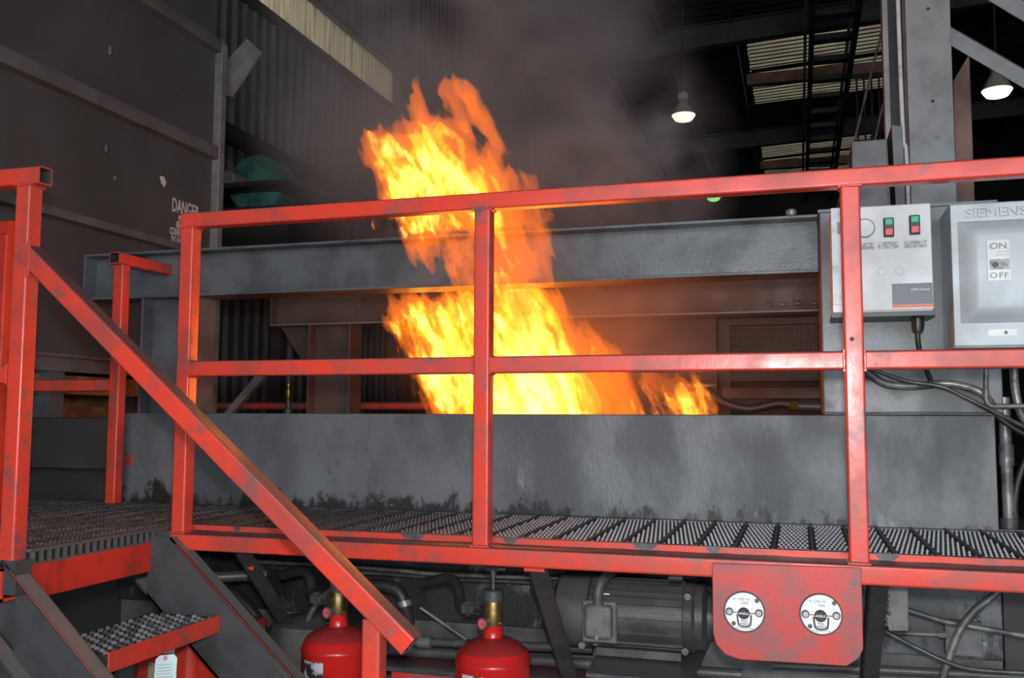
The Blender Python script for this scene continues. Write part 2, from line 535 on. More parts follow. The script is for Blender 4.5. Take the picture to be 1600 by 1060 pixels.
# ------------------------------------------------------------------ the building
def struct(name, mb, m, **k):
    return obj(name, mb, m, kind='structure', **k)

b = MB().box(-20, 20, -14, 34.4, -0.2, 0.0)
struct('floor', b, M['floor'], label='dirty concrete shop floor')

def corr(x, y0, y1, z0, z1, pitch, depth, ridge=0.25):
    """vertical corrugated sheet in the plane x, facing +X; ridges take material 1"""
    mb = MB()
    y = y0
    while y < y1 - 1e-6:
        ys = [y, y + pitch * (1 - ridge - 0.16), y + pitch * (1 - ridge), y + pitch * 0.92, y + pitch]
        xs = [x, x, x + depth, x + depth, x]
        for i in range(4):
            mb.add([(xs[i], ys[i], z0), (xs[i + 1], ys[i + 1], z0), (xs[i + 1], ys[i + 1], z1), (xs[i], ys[i], z1)], [(0, 1, 2, 3)],
                   1 if i == 2 else 0)
        y += pitch
    return mb
struct('wall_left', corr(-6.0, -14, 34, 0, 6.40, 0.205, 0.035, 0.14).box(-6.06, -6.03, -14, 34, 0, 6.39).add(
    corr(-6.0, -14, 34, 6.97, 12, 0.205, 0.035, 0.14).v, corr(-6.0, -14, 34, 6.97, 12, 0.205, 0.035, 0.14).f).box(-6.06, -6.03, -14, 34, 6.98, 12),
    [M['clad'], M['ridge']], smooth=False, label='sooty corrugated metal side wall')
struct('window_1', corr(-6.0, -14, 10.62, 6.40, 6.97, 0.11, 0.02, 0.3), [M['skylight'], M['skylight']], smooth=False,
       label='long translucent corrugated strip high in the side wall')
struct('window_2', corr(-6.0, 10.85, 11.29, 6.40, 6.97, 0.11, 0.02, 0.3), [M['skylight'], M['skylight']], smooth=False,
       label='short translucent strip beyond the wall column')
struct('wall_left_upper', corr(-6.0, 11.29, 34, 6.40, 6.97, 0.205, 0.035, 0.14).box(-6.06, -6.03, 11.29, 34, 6.39, 6.98), [M['clad'], M['ridge']], smooth=False)
# wall behind the photographer with the open bay door that lets the daylight in
DX0, DX1, DZ1 = -2.2, 9.0, 5.6
struct('wall_front', MB().box(-6.1, DX0, -9.2, -9, 0, 12).box(DX1, 16.2, -9.2, -9, 0, 12).box(DX0, DX1, -9.2, -9, DZ1, 12), M['wallback'], label='wall with the open bay door')
struct('wall_left_pier', MB().box(-6.05, -5.86, 10.60, 10.87, 0, 10.2), M['clad'])
struct('trim_1', MB().box(-5.99, -5.9, -14, 34, 6.30, 6.40), M['darkpurlin'])
struct('trim_2', MB().box(-5.99, -5.9, -14, 34, 6.97, 7.05), M['darkpurlin'])
struct('wall_back', MB().box(-6.1, 20, 34, 34.3, 0, 14), M['wallback'], label='dark far wall of the building')
struct('wall_right', MB().box(16, 16.2, -9.2, 34, 0, 14), M['wallback'])

# roof: low slope rising to the right; ribs run along X
SL = 0.045
def rz(x): return 10.25 + SL * (x + 6)
SKX0, SKX1 = -1.0, 2.4
sky_bays = [(18.9, 21.6), (21.9, 24.4), (27.2, 30.2), (30.5, 33.6)]
def roof_sheet(x0, x1, y0, y1, pitch=0.3, d=0.04):
    mb = MB()
    y = y0
    while y < y1 - 1e-6:
        ys = [y, y + pitch * .35, y + pitch * .5, y + pitch * .85, y + pitch]
        ds = [0, 0, d, d, 0]
        for i in range(4):
            a, c = min(ys[i], y1), min(ys[i + 1], y1)
            mb.add([(x0, a, rz(x0) + ds[i]), (x1, a, rz(x1) + ds[i]), (x1, c, rz(x1) + ds[i + 1]), (x0, c, rz(x0) + ds[i + 1])], [(0, 3, 2, 1)], i % 2)
        y += pitch
    return mb
r = roof_sheet(-6.1, SKX0, -9.2, 34)
for q in (roof_sheet(SKX1, 16.1, -9.2, 34), roof_sheet(SKX0, SKX1, -9.2, sky_bays[0][0]),
          roof_sheet(SKX0, SKX1, sky_bays[1][1], sky_bays[2][0]), roof_sheet(SKX0, SKX1, 21.6, 21.9), roof_sheet(SKX0, SKX1, 30.2, 30.5), roof_sheet(SKX0, SKX1, 33.6, 34)):
    r.add(q.v, q.f)
struct('ceiling', r, [M['roof'], M['roof']], smooth=False, label='dark ribbed roof deck')
for i, (a, c) in enumerate(sky_bays):
    struct('window_%d' % (i + 3), roof_sheet(SKX0, SKX1, a, c, 0.24, 0.018), [M['roofglass'], M['roof']], smooth=False, label='translucent ribbed roof light')

def wsec(mb, p0, p1, upv, h, w, t=0.02, mi=0):
    """wide-flange section between two points; upv = web direction"""
    p0, p1 = Vector(p0), Vector(p1)
    tt = (p1 - p0).normalized()
    u = Vector(upv)
    u = (u - tt * u.dot(tt)).normalized()
    s = tt.cross(u)
    def bar(cs, cu, ws, hu):
        pr = [p0 + s * (cs + a * ws / 2) + u * (cu + bb * hu / 2) for a, bb in ((-1, -1), (1, -1), (1, 1), (-1, 1))]
        mb.prism(pr, p1 - p0, mi)
    bar(0, h / 2 - t / 2, w, t)
    bar(0, -h / 2 + t / 2, w, t)
    bar(0, 0, t * 0.8, h - 2 * t)
    return mb
for i, y in enumerate((2.4, 10.73, 18.1, 26.5)):
    t = thing('roof_rafter', ['dark steel roof rafter directly above the burning tank', 'dark steel roof rafter second from the front',
                              'broad dark roof rafter crossing above the hanging lamp', 'far dark roof rafter crossing behind the lit lamp'][i],
              'rafter', (-6, y, 9.6))
    obj('beam', wsec(MB(), (-5.97, y, rz(-5.97) - .38), (16, y, rz(16) - .38), (0, 0, 1), 0.52, 0.24, 0.03), M['rafter'], t)
    obj('column', wsec(MB(), (-5.85, y, 0), (-5.85, y, rz(-6) - .62), (1, 0, 0), 0.22, 0.22, 0.02), M['rafter'], t)
ORD = ('first', 'second', 'third', 'fourth', 'fifth', 'sixth', 'seventh')
for k, x in enumerate((-4.4, -2.8, -1.25, 2.6, 4.4, 6.2, 8.0)):
    obj('roof_purlin', MB().box(x - .04, x + .04, -8, 34, rz(x) - .16, rz(x) - 0.01), M['darkpurlin'],
        label='thin dark purlin under the roof deck, %s from the corrugated wall' % ORD[k], cat='purlin', group='roof purlins')
for y in (21.75, 30.35):
    obj('cross_beam', MB().box(SKX0 - .1, SKX1 + .1, y - .12, y + .12, rz(0) - .42, rz(0) - .14), M['purlin'],
        label='reddish brown beam crossing the lit roof sheets' + (' nearer the camera' if y < 25 else ' beyond the far rafter'), cat='beam')
# crane ladder frames under the roof lights
t = thing('roof_catwalk', 'dark ladder-like catwalk frame running away under the lit roof sheets', 'catwalk', (0.8, 14, 9.6))
for x in (0.42, 1.28):
    obj('side_rail', MB().box(x - .05, x + .05, 14.5, 33, 9.45, 9.75), M['darkpurlin'], t)
    obj('edge_strip', MB().box(x - .16, x - .10, 14.5, 33, 9.5, 9.6), M['furnace_corner'], t)
for k in range(14):
    y = 15.2 + k * 1.25
    obj('rung', MB().box(0.45, 1.25, y - .13, y + .13, 9.5, 9.62), M['darkpurlin'], t)
t = thing('roof_railing', 'dark vertical bar railing hanging below the roof lights beside the column', 'railing', (1.8, 20, 9.3))
for k in range(9):
    obj('baluster', MB().box(1.42 + k * .16, 1.46 + k * .16, 20.0, 20.05, 7.95, 9.45), M['darkpurlin'], t)
obj('rail', MB().box(1.35, 2.8, 19.98, 20.07, 9.43, 9.5), M['darkpurlin'], t)
obj('rail', MB().box(1.35, 2.8, 19.98, 20.07, 7.9, 7.97), M['darkpurlin'], t)
for k, (x0, z0, x1, z1) in enumerate(((.353, 3.245, .532, 3.935), (.467, 3.235, .54, 3.541))):
    obj('tie_rod', MB().cyl((x0 - (x1 - x0) * 2.0, 3.2, z0 - (z1 - z0) * 2.0), (x1 + (x1 - x0) * 6, 3.2, z1 + (z1 - z0) * 6), 0.007, 8), M['conduit'],
        label=['thin slanting steel rod left of the column, first from the left', 'thin slanting steel rod left of the column, nearer the column'][k], cat='rod')

def lamp_thing(loc, r, label, lens, pw):
    t = thing('pendant_lamp', label, 'lamp', loc, 'high bay lamps')
    x, y, z = loc
    obj('lamp_shade', MB().lathe([(r, 0), (r * .97, .03 * r), (r * .75, .5 * r), (r * .42, 1.05 * r), (r * .30, 1.2 * r), (r * .28, 1.3 * r)], loc, 'z', 24), M['lamp_shell'], t)
    obj('ballast', MB().box(x - r * .38, x + r * .38, y - r * .38, y + r * .38, z + 1.3 * r, z + 1.85 * r).cyl((x, y, z + 1.85 * r), (x, y, z + 2.1 * r), r * .12), M['lamp_shell'], t, bevel=0.01)
    obj('lens', MB().lathe([(r * .98, -0.005), (r * .93, -.12 * r), (r * .72, -.42 * r), (r * .3, -.56 * r), (0.001, -.58 * r)], loc, 'z', 24), lens, t)
    obj('cord', MB().cyl((x, y, z + 2.1 * r), (x, y, rz(x)), 0.012, 6), M['black'], t)
lamp_thing((-1.75, 13, 6.66), 0.20, 'lit bell-shaped ceiling lamp hanging above the tank beam', M['lens'], 1)
lamp_thing((2.44, 10, 5.66), 0.18, 'lit bell-shaped ceiling lamp at the right, beside the diagonal brace', M['lens'], 1)
lamp_thing((-2.65, 30, 9.16), 0.24, 'far lamp whose greenish lens peeks under the top rail', M['glass_green'], 1)

# dark pipe along the side wall, green blower, gusset
obj('wall_pipe', MB().cyl((-5.6, -2, 4.52), (-5.6, 20, 4.48), 0.10, 14), M['shade'], label='thick dark pipe running along the corrugated wall', cat='pipe')
t = thing('blower', 'teal green round blower with small motor behind the furnace', 'blower', (-4.62, 4.7, 3.4))
obj('housing', MB().lathe([(.16, -.02), (.25, 0), (.27, .03), (.27, .30), (.25, .33), (.1, .34)], (-4.6, 4.55, 3.65), 'y', 32), M['green'], t)
obj('motor', MB().lathe([(.055, -.2), (.075, -.18), (.075, 0)], (-4.73, 4.53, 3.66), 'y', 20).lathe([(.03, -.22), (.03, -.19)], (-4.73, 4.53, 3.66), 'y', 12), M['column'], t)
obj('stand', MB().prism([(-4.86, 4.5, 3.1), (-4.80, 4.5, 3.1), (-4.60, 4.5, 3.5), (-4.68, 4.5, 3.5)], (0, .35, 0)).prism([(-4.36, 4.5, 3.1), (-4.42, 4.5, 3.1), (-4.62, 4.5, 3.5), (-4.54, 4.5, 3.5)], (0, .35, 0)), M['green'], t)
obj('shelf', MB().box(-5.4, -4.1, 4.3, 5.2, 3.56, 3.60), M['shade'], t)
obj('stand_base', MB().box(-5.4, -4.1, 4.3, 5.2, 3.0, 3.38).box(-5.3, -5.2, 4.4, 4.5, 0, 3.0).box(-4.3, -4.2, 4.4, 4.5, 0, 3.0), M['shade'], t)
obj('gusset_plate', MB().prism([(-3.56, 2.78, 4.16), (-3.44, 2.78, 4.05), (-3.66, 2.78, 3.76), (-3.76, 2.78, 3.80), (-3.76, 2.78, 3.98)], (0, .012, 0)), M['furnace_corner'],
    label='pale angled gusset plate at the upper furnace corner', cat='plate')

# ------------------------------------------------------------------ the furnace at the left
FX = -3.7
t = thing('furnace', 'large dark brown steel furnace casing with stencilled danger warning', 'furnace', (FX, 0.5, 0))
F0, F1 = -3.6, 2.64
for z0, z1 in ((1.90, 2.61), (2.66, 3.29), (3.37, 4.02), (4.10, 5.2)):
    obj('wall_panel', MB().box(FX - 1.5, FX, F0, F1, z0, z1), M['furnace'], t, bevel=0.003)
for z0, z1 in ((2.605, 2.665), (3.28, 3.38), (4.01, 4.11), (5.2, 5.3)):
    obj('stiffener', MB().prism([(FX - .01, F0, z1), (FX + .045, F0, z1 - .008), (FX + .05, F0, z1 - .02), (FX + .05, F0, z0 + .008), (FX - .01, F0, z0)], (0, F1 - F0, 0)), M['furnace_rib'], t)
obj('bottom_channel', MB().box(FX - 1.5, FX + .04, F0, F1, 1.815, 1.835).box(FX - .02, FX + .0, F0, F1, 1.835, 1.895).box(FX - 1.5, FX + .04, F0, F1, 1.89, 1.905), M['furnace_rib'], t)
obj('corner_angle', MB().box(FX - .01, FX + .055, 2.63, 2.69, 1.0, 4.09), M['furnace_corner'], t, bevel=0.004)
obj('corner_flange', MB().box(FX - .02, FX + .012, 2.69, 2.755, 1.0, 4.09), M['furnace_rib'], t, bevel=0.004)
obj('brace_angle', MB().prism([(-3.62, 2.72, 1.60), (-3.56, 2.72, 1.60), (-3.32, 2.72, 1.84), (-3.36, 2.72, 1.88)], (0, .05, 0)), M['furnace_corner'], t)
for body, z, y0, sz, sx in (('DANGER', 2.892, 2.225, .122, .56), ('PERMIT', 2.818, 2.292, .060, .62), ('REQUIRED', 2.775, 2.272, .060, .56),
                            ('CONFINED SPACE', 2.728, 2.212, .064, .56), ('DO NOT ENTER', 2.676, 2.228, .064, .56)):
    text('lettering', body, sz, M['stencil'], t, (FX + .002, y0, z), (PI / 2, 0, PI / 2), sx, 'LEFT', bold=.014)
obj('paint_spot', MB().prism([(FX, 2.10, 3.045), (FX, 2.14, 3.05), (FX, 2.165, 3.02), (FX, 2.15, 2.985), (FX, 2.12, 3.0)], (.001, 0, 0)), M['stencil'], t)
obj('hinge_pin', MB().cyl((FX + .01, 1.62, 3.06), (FX + .01, 1.62, 3.10), .008, 8).cyl((FX + .01, 1.62, 3.62), (FX + .01, 1.62, 3.67), .008, 8).cyl((FX + .01, 1.70, 2.92), (FX + .01, 1.70, 2.94), .008, 8), M['furnace_rib'], t)
# undercarriage seen below the furnace
t = thing('furnace_undercarriage', 'brown furnace undercarriage with an orange fire glow painted into its colour', 'undercarriage', (FX, 1.4, 0))
obj('sill_beam', MB().box(-5.2, -3.76, -3.4, 2.6, 1.70, 1.80), M['glowpan'], t)
obj('cross_wall', MB().box(-5.2, -3.9, 2.35, 2.45, 1.2, 1.72), M['glowpan'], t)
obj('lower_sill', MB().box(-5.2, -4.15, -3.4, 2.3, 1.56, 1.64), M['glowpan'], t)
for y in (-1.5, 0.6, 2.2):
    obj('leg', MB().box(-4.0, -3.86, y - .07, y + .07, 0, 1.70), M['shade'], t)
obj('side_leg', MB().box(-4.9, -4.76, 2.0, 2.14, 0, 1.70), M['shade'], t)

# trough beside the tank
t = thing('drain_trough', 'dark grey steel trough beside the left end of the tank', 'trough', (-3.4, 1.4, 0))
obj('body', MB().box(-3.845, -2.87, 1.0, 2.0, 1.335, 1.575), M['shade'], t, bevel=0.006)
obj('pedestal', MB().box(-3.84, -2.87, 1.1, 1.9, 0, 1.335), M['shade'], t)
obj('upright', MB().box(-3.82, -3.69, 1.28, 1.38, 1.575, 1.815), M['frame'], t)

# ------------------------------------------------------------------ quench tank
t = thing('quench_tank', 'long sooty grey quench oil tank with flames rising out', 'tank', (-1.1, 1.5, 0))
TX0, TX1, TY0, TY1, TZ = -2.82, 0.624, 0.78, 2.26, 1.598
obj('front_wall', MB().box(TX0, TX1, TY0, TY0 + .025, 0.80, TZ), M['tank'], t, bevel=0.004)
obj('back_wall', MB().box(TX0, TX1, TY1 - .025, TY1, 0.80, TZ), M['tank'], t, bevel=0.004)
obj('end_wall', MB().box(TX0, TX0 + .025, TY0 + .025, TY1 - .025, 0.80, TZ), M['tank'], t)
obj('end_wall', MB().box(TX1 - .025, TX1, TY0 + .025, TY1 - .025, 0.80, TZ), M['tank'], t)
obj('lower_wall', MB().box(TX0, TX1, TY0 + .026, TY1 - .026, 0.1, 0.82), M['under'], t)
obj('base_skid', MB().box(TX0, TX1, TY0 + .03, TY1, 0.0, 0.1), M['shade'], t)
obj('seam', MB().box(TX0 + .001, TX1 - .001, TY0 - .002, TY0, 1.345, 1.348), M['tank'], t)
obj('edge_ledge', MB().box(TX1, 0.80, 0.80, 1.2, 1.19, 1.222), M['steel'], t)
for k in range(9):
    x = -1.536 + k * .0095 + random.uniform(-.003, .003)
    L = random.uniform(.02, .055)
    obj('drip', MB().pipe([(x, TY0 - .001, 1.594), (x + random.uniform(-.006, .008), TY0 - .002, 1.594 - L * .6), (x + random.uniform(-.004, .012), TY0 - .001, 1.594 - L)], .0028, 6, 4), M['tank'], t)
sm = MB()
for a in (-.012, 0, .011):
    sm.prism([(-2.80 + a, TY0, 1.372), (-2.785 + a * 1.4, TY0, 1.42), (-2.778 + a * 1.4, TY0, 1.425), (-2.785 + a, TY0, 1.37)], (0, -.0012, 0))
obj('paint_smear', sm, M['redfascia'], t, label='small red paint smear')
for k in range(16):
    x = random.uniform(-2.4, -0.6)
    z = 1.235 + abs(random.gauss(0, .018))
    r_ = random.uniform(.003, .007)
    obj('soot_lump', MB().sphere((x, TY0 - .001, z), r_, 8, 5, (random.uniform(.8, 2.2), .5, .7)), M['under'] if k % 3 else M['tank'], t)
obj('quench_oil', MB().box(TX0 + .03, TX1 - .03, TY0 + .03, TY1 - .03, 0.83, 1.50), M['oil'], label='black quench oil filling the tank below the flames', cat='oil')

# ------------------------------------------------------------------ steel frame over the tank
t = thing('front_beam', 'long dark grey I-beam spanning the front of the tank', 'beam', (-1.5, 1.0, 2.2))
BX0, BX1, BZ0, BZ1 = -3.21, 0.082, 2.125, 2.343
obj('top_flange', MB().box(BX0, BX1, 0.94, 1.10, BZ1 - .012, BZ1), M['frame'], t, bevel=0.002)
obj('bottom_flange', MB().box(BX0, BX1, 0.94, 1.10, BZ0, BZ0 + .012), M['frame'], t, bevel=0.002)
obj('web', MB().box(BX0 + .01, BX1, 1.015, 1.025, BZ0 + .011, BZ1 - .011), M['frame'], t)
obj('end_plate', MB().box(BX0, BX0 + .011, 0.94, 1.10, BZ0 + .011, BZ1 - .011), M['frame'], t)
t = thing('lifting_stud', 'small round stud standing on top of the front beam by the control box', 'stud', (-.012, 1.02, BZ1))
obj('stud', MB().lathe([(.012, 0), (.012, .014), (.020, .016), (.020, .034), (.014, .040), (.001, .041)], (-.012, 1.02, BZ1), 'z', 16), M['conduit'], t)
t = thing('front_post', 'dark grey wide-flange post carrying the left of the front beam', 'post', (-2.74, 1.02, 1.6))
PZ0 = 1.598
obj('flange', MB().box(-2.882, -2.870, 0.94, 1.10, 0, BZ0), M['frame'], t, bevel=0.002)
obj('flange', MB().box(-2.605, -2.593, 0.94, 1.10, PZ0, BZ0), M['frame'], t, bevel=0.002)
obj('web', MB().box(-2.871, -2.604, 1.015, 1.025, PZ0, BZ0), M['frame'], t)
t = thing('far_beam', 'brown sooty beam along the far side of the tank', 'beam', (-1.4, 2.35, 2.2))
GX0, GX1 = -3.03, 0.40
obj('top_flange', MB().box(GX0, GX1, 2.29, 2.43, BZ1 - .012, BZ1), M['farframe'], t)
obj('bottom_flange', MB().box(GX0, GX1, 2.29, 2.43, BZ0, BZ0 + .012), M['furnace_rib'], t, bevel=0.002)  # highlight along the flange edge painted in as a paler colour
obj('web', MB().box(GX0 + .01, GX1, 2.355, 2.365, BZ0 + .011, BZ1 - .011), M['farframe'], t)
obj('end_plate', MB().box(GX0, GX0 + .011, 2.29, 2.43, BZ0 + .011, BZ1 - .011), M['farframe'], t)
for x, z in ((-.135, 2.175), (-.069, 2.173), (.006, 2.177), (.09, 2.174)):
    obj('weld_blob', MB().sphere((x, 2.353, z), .02, 10, 6, (1.2, .5, .7)), M['teeth_dusty'], t)
t = thing('far_post', 'brown wide-flange post behind the flames at the left', 'post', (-2.63, 2.36, 1.2))
obj('flange', MB().box(-2.765, -2.752, 2.28, 2.43, 0.9, BZ0), M['farframe'], t)
obj('flange', MB().box(-2.50, -2.487, 2.28, 2.43, 0.9, BZ0), M['farframe'], t)
obj('web', MB().box(-2.753, -2.499, 2.355, 2.365, 0.9, BZ0), M['farframe'], t)
obj('knee_brace', MB().prism([(-3.0, 2.37, BZ0), (-2.83, 2.37, BZ0), (-2.766, 2.37, 1.96), (-2.766, 2.37, 1.80)], (0, .04, 0)), M['farframe'], label='slanting knee brace between far post and far beam', cat='brace')

# things behind the tank
obj('red_pipe_rail', MB().cyl((-3.9, 2.9, 1.655), (-1.6, 2.9, 1.655), .025, 12), M['redplate'], label='dull red horizontal rail low behind the tank', cat='rail')
t = thing('relief_valve', 'small brass valve standing behind the tank', 'valve', (-3.07, 2.6, 1.5))
obj('body', MB().lathe([(.012, 0), (.012, .06), (.03, .065), (.03, .13), (.017, .14), (.017, .19)], (-3.07, 2.6, 1.5), 'z', 16), M['iron'], t)
obj('cap', MB().lathe([(.02, 0), (.024, .01), (.024, .06), (.014, .065), (.014, .075), (.019, .08), (.019, .10), (.008, .105)], (-3.07, 2.6, 1.69), 'z', 16), M['brass'], t)
obj('riser_pipe', MB().cyl((-3.07, 2.6, 0), (-3.07, 2.6, 1.5), .015, 10), M['iron'], t)
for k, (x, y) in enumerate(((-3.42, 3.2), (-3.28, 3.6), (-3.05, 3.4))):
    obj('vertical_pipe', MB().cyl((x, y, 0), (x, y, 2.6), .022, 10), M['farframe'], label='dim vertical pipe in the dark behind the tank, %s from the furnace' % ORD[k], cat='pipe', group='pipes behind the tank')
t = thing('wire_guard', 'rusty wire mesh guard panel behind the right end of the tank', 'guard', (-0.1, 3.0, 1.6))
obj('frame', MB().box(-.445, -.375, 2.97, 3.03, 0, 2.16).box(-.375, .5, 2.98, 3.02, 2.13, 2.17).box(-.375, .5, 2.98, 3.02, 1.80, 1.84), M['shade'], t)
for k in range(24):
    x = -.36 + k * .0235
    obj('upright_wire', MB().cyl((x, 3.0, 1.84), (x, 3.0, 2.14), .003, 5), M['mesh'], t)
for k in range(7):
    z = 1.865 + k * .042
    obj('cross_wire', MB().cyl((-.375, 3.0, z), (.5, 3.0, z), .003, 5), M['mesh'], t)
obj('backing', MB().box(-.45, .6, 3.12, 3.15, 1.4, 2.2), M['shade'], t)
obj('sill', MB().box(-.42, .5, 2.93, 3.0, 1.70, 1.76), M['farframe'], t)
t = thing('oil_hose', 'black curved hose lying along the right end of the tank', 'hose', (-.1, 1.9, 1.65))
obj('hose', MB().pipe([(-.42, 1.92, 1.715), (-.34, 1.9, 1.66), (-.239, 1.9, 1.63), (-.16, 1.9, 1.64), (-.09, 1.9, 1.655), (-.03, 1.9, 1.648)], .022, 12, 6), M['black'], t)
obj('coupling', MB().cyl((-.04, 1.9, 1.648), (.0, 1.9, 1.642), .028, 8), M['brass'], t)
obj('tail_pipe', MB().cyl((.0, 1.9, 1.642), (.3, 1.9, 1.636), .022, 12), M['iron'], t)
obj('flat_bar', MB().box(-.62, -.452, 2.875, 2.90, 1.766, 1.783), M['conduit'], label='short pale flat bar behind the right-hand flames', cat='bar')
obj('heat_shield', MB().box(-2.2, -.45, 2.9, 2.92, 0, 2.5), M['shade'], label='dark plate standing behind the flames', cat='plate')

# pedestal with electrical boxes
t = thing('equipment_pedestal', 'grey steel cabinet on the tank carrying the electrical boxes', 'cabinet', (.37, 1.0, 1.6))
obj('body', MB().box(0.085, 0.655, 0.80, 1.25, 1.602, 2.318), M['steel'], t, bevel=0.004)
obj('edge_lip', MB().box(0.080, 0.660, 0.798, 1.252, 2.318, 2.328), M['steel'], t)
obj('base_bead', MB().pipe([(0.085, .796, 1.603), (.25, .793, 1.602), (.4, .796, 1.604), (.655, .795, 1.602)], .006, 6, 5), M['under'], t)

CY = 0.60
t = thing('control_box', 'pale grey control box with two push button pairs', 'control box', (.27, .7, 1.94))
obj('body', MB().box(0.117, 0.424, CY + .006, .80, 1.935, 2.29), M['cabinet'], t, bevel=0.004)
obj('door', MB().box(0.150, 0.425, CY, CY + .006, 1.940, 2.287), M['cabinet'], t, bevel=0.002)
obj('side_strip', MB().box(0.117, 0.148, CY, CY + .006, 1.962, 2.289), M['white_paint'], t, bevel=0.001)
obj('strip_foot', MB().box(0.117, 0.148, CY - .001, CY + .006, 1.938, 1.961), M['white_label'], t)
obj('shaded_underside', MB().box(0.112, 0.43, CY - .002, .80, 1.920, 1.9345), M['plastic'], t)  # black slab paints in the shade on the underside of the box
for x, z in ((.296, 2.213), (.375, 2.217)):
    sw = obj('push_button_frame', MB().box(x - .016, x + .016, CY - .012, CY, z - .032, z + .032), M['plastic'], t, bevel=0.003)
    obj('green_key', MB().box(x - .012, x + .012, CY - .017, CY - .011, z + .006, z + .028), M['button_green'], sw, bevel=0.002)
    obj('red_key', MB().box(x - .012, x + .012, CY - .017, CY - .011, z - .027, z - .005), M['button_red'], sw, bevel=0.002)
kn = obj('blank_plug', MB().lathe([(.030, 0), (.030, -.006), (.026, -.009), (.001, -.009)], (.222, CY, 2.215), 'y', 28), M['cabinet'], t)
obj('plug_ring', MB().lathe([(.030, 0), (.0325, 0), (.0325, -.004), (.030, -.004)], (.222, CY, 2.215), 'y', 28, caps=False), M['plastic'], t)
for x0, x1, z0, z1 in ((.205, .250, 2.143, 2.166), (.262, .325, 2.143, 2.166), (.342, .410, 2.143, 2.166)):
    obj('name_plate', MB().box(x0, x1, CY - .002, CY, z0, z1), M['grey_label'], t)
for x in (.270, .326):
    obj('faint_ring', MB().lathe([(.0125, 0), (.0138, 0), (.0138, -.0008), (.0125, -.0008)], (x, CY, 2.068), 'y', 24, caps=False), M['print_grey'], t)
dl = obj('maker_plate', MB().box(.301, .423, CY - .0015, CY, 1.957, 2.026), M['dark_label'], t)
obj('orange_stripe', MB().box(.301, .423, CY - .0018, CY, 1.947, 1.956), M['orange'], t)
text('lettering', 'LOW Control', .0095, M['print_white'], t, (.386, CY - .002, 2.005), FRONT, 1.0)
text('lettering', 'O', .012, M['print_grey'], t, (.316, CY - .002, 2.010), FRONT, 1.0)
obj('latch', MB().box(.136, .149, CY - .003, CY, 2.20, 2.24), M['print_grey'], t)
g = obj('cable_gland', MB().lathe([(.020, 0), (.020, -.03), (.016, -.05), (.012, -.052)], (.387, .70, 1.925), 'z', 14), M['plastic'], t)

SY = 0.55
t = thing('disconnect_switch', 'blue grey safety switch box with raised door and ON OFF plate', 'switch box', (.65, .7, 1.82))
obj('body', MB().box(.478, .86, SY + .03, .80, 1.81, 2.275), M['switchbox'], t, bevel=0.004)
fx0, fx1, fz0, fz1 = .478, .86, 1.815, 2.27
ox0, ox1, oz0, oz1 = .497, .835, 1.887, 2.212
cv = MB()
cv.add([(fx0, SY + .03, fz0), (fx1, SY + .03, fz0), (fx1, SY + .03, fz1), (fx0, SY + .03, fz1),
        (fx0, SY + .012, fz0), (fx1, SY + .012, fz0), (fx1, SY + .012, fz1), (fx0, SY + .012, fz1),
        (ox0, SY + .012, oz0), (ox1, SY + .012, oz0), (ox1, SY + .012, oz1), (ox0, SY + .012, oz1)],
       [(0, 1, 5, 4), (1, 2, 6, 5), (2, 3, 7, 6), (3, 0, 4, 7), (4, 5, 9, 8), (5, 6, 10, 9), (6, 7, 11, 10), (7, 4, 8, 11)])
obj('door_rim', cv, M['switchbox'], t, bevel=0.003)
dm = MB()
nx, nz = 18, 18
def dome(u, v):
    def e(a, w):
        a = min(a / w, (1 - a) / w, 1.0)
        return a * a * (3 - 2 * a)
    h = min(e(u, .13), e(v, .12))
    return .008 * (min(u, 1 - u) < .02) * 0 - .045 * h
vs = [(ox0 + (ox1 - ox0) * i / nx, SY + .016 + dome(i / nx, j / nz), oz0 + (oz1 - oz0) * j / nz) for j in range(nz + 1) for i in range(nx + 1)]
fs = [(j * (nx + 1) + i, j * (nx + 1) + i + 1, (j + 1) * (nx + 1) + i + 1, (j + 1) * (nx + 1) + i) for j in range(nz) for i in range(nx)]
obj('raised_door', dm.add(vs, fs), M['switchbox'], t, sharp=60)
lp = obj('on_off_plate', MB().box(.572, .636, SY - .033, SY - .029, 2.014, 2.142), M['white_label'], t, bevel=0.001)
text('lettering', 'ON', .027, M['print_grey'], t, (.604, SY - .0335, 2.122), FRONT, 1.15)
text('lettering', 'OFF', .024, M['print_grey'], t, (.604, SY - .0335, 2.030), FRONT, 1.15, spacing=1.2)
obj('slot', MB().box(.578, .634, SY - .0345, SY - .033, 2.049, 2.081), M['grey_label'], t)
obj('slot_knob', MB().cyl((.594, SY - .034, 2.064), (.594, SY - .042, 2.064), .009, 10), M['iron'], t)
for z in (2.094, 2.103):
    obj('scribe_line', MB().box(.596, .632, SY - .0338, SY - .033, z, z + .0012), M['print_grey'], t)
text('embossed_lettering', 'SIEMENS', .043, M['switchbox'], t, (.610, SY + .012, 2.238), FRONT, 1.12, ext=.0075, bold=0.0)
obj('rating_plate', MB().box(.575, .655, SY + .0105, SY + .012, 1.846, 1.866), M['white_label'], t)
obj('rivet', MB().sphere((.625, SY + .011, 1.856), .006, 8, 5), M['beige_label'], t)

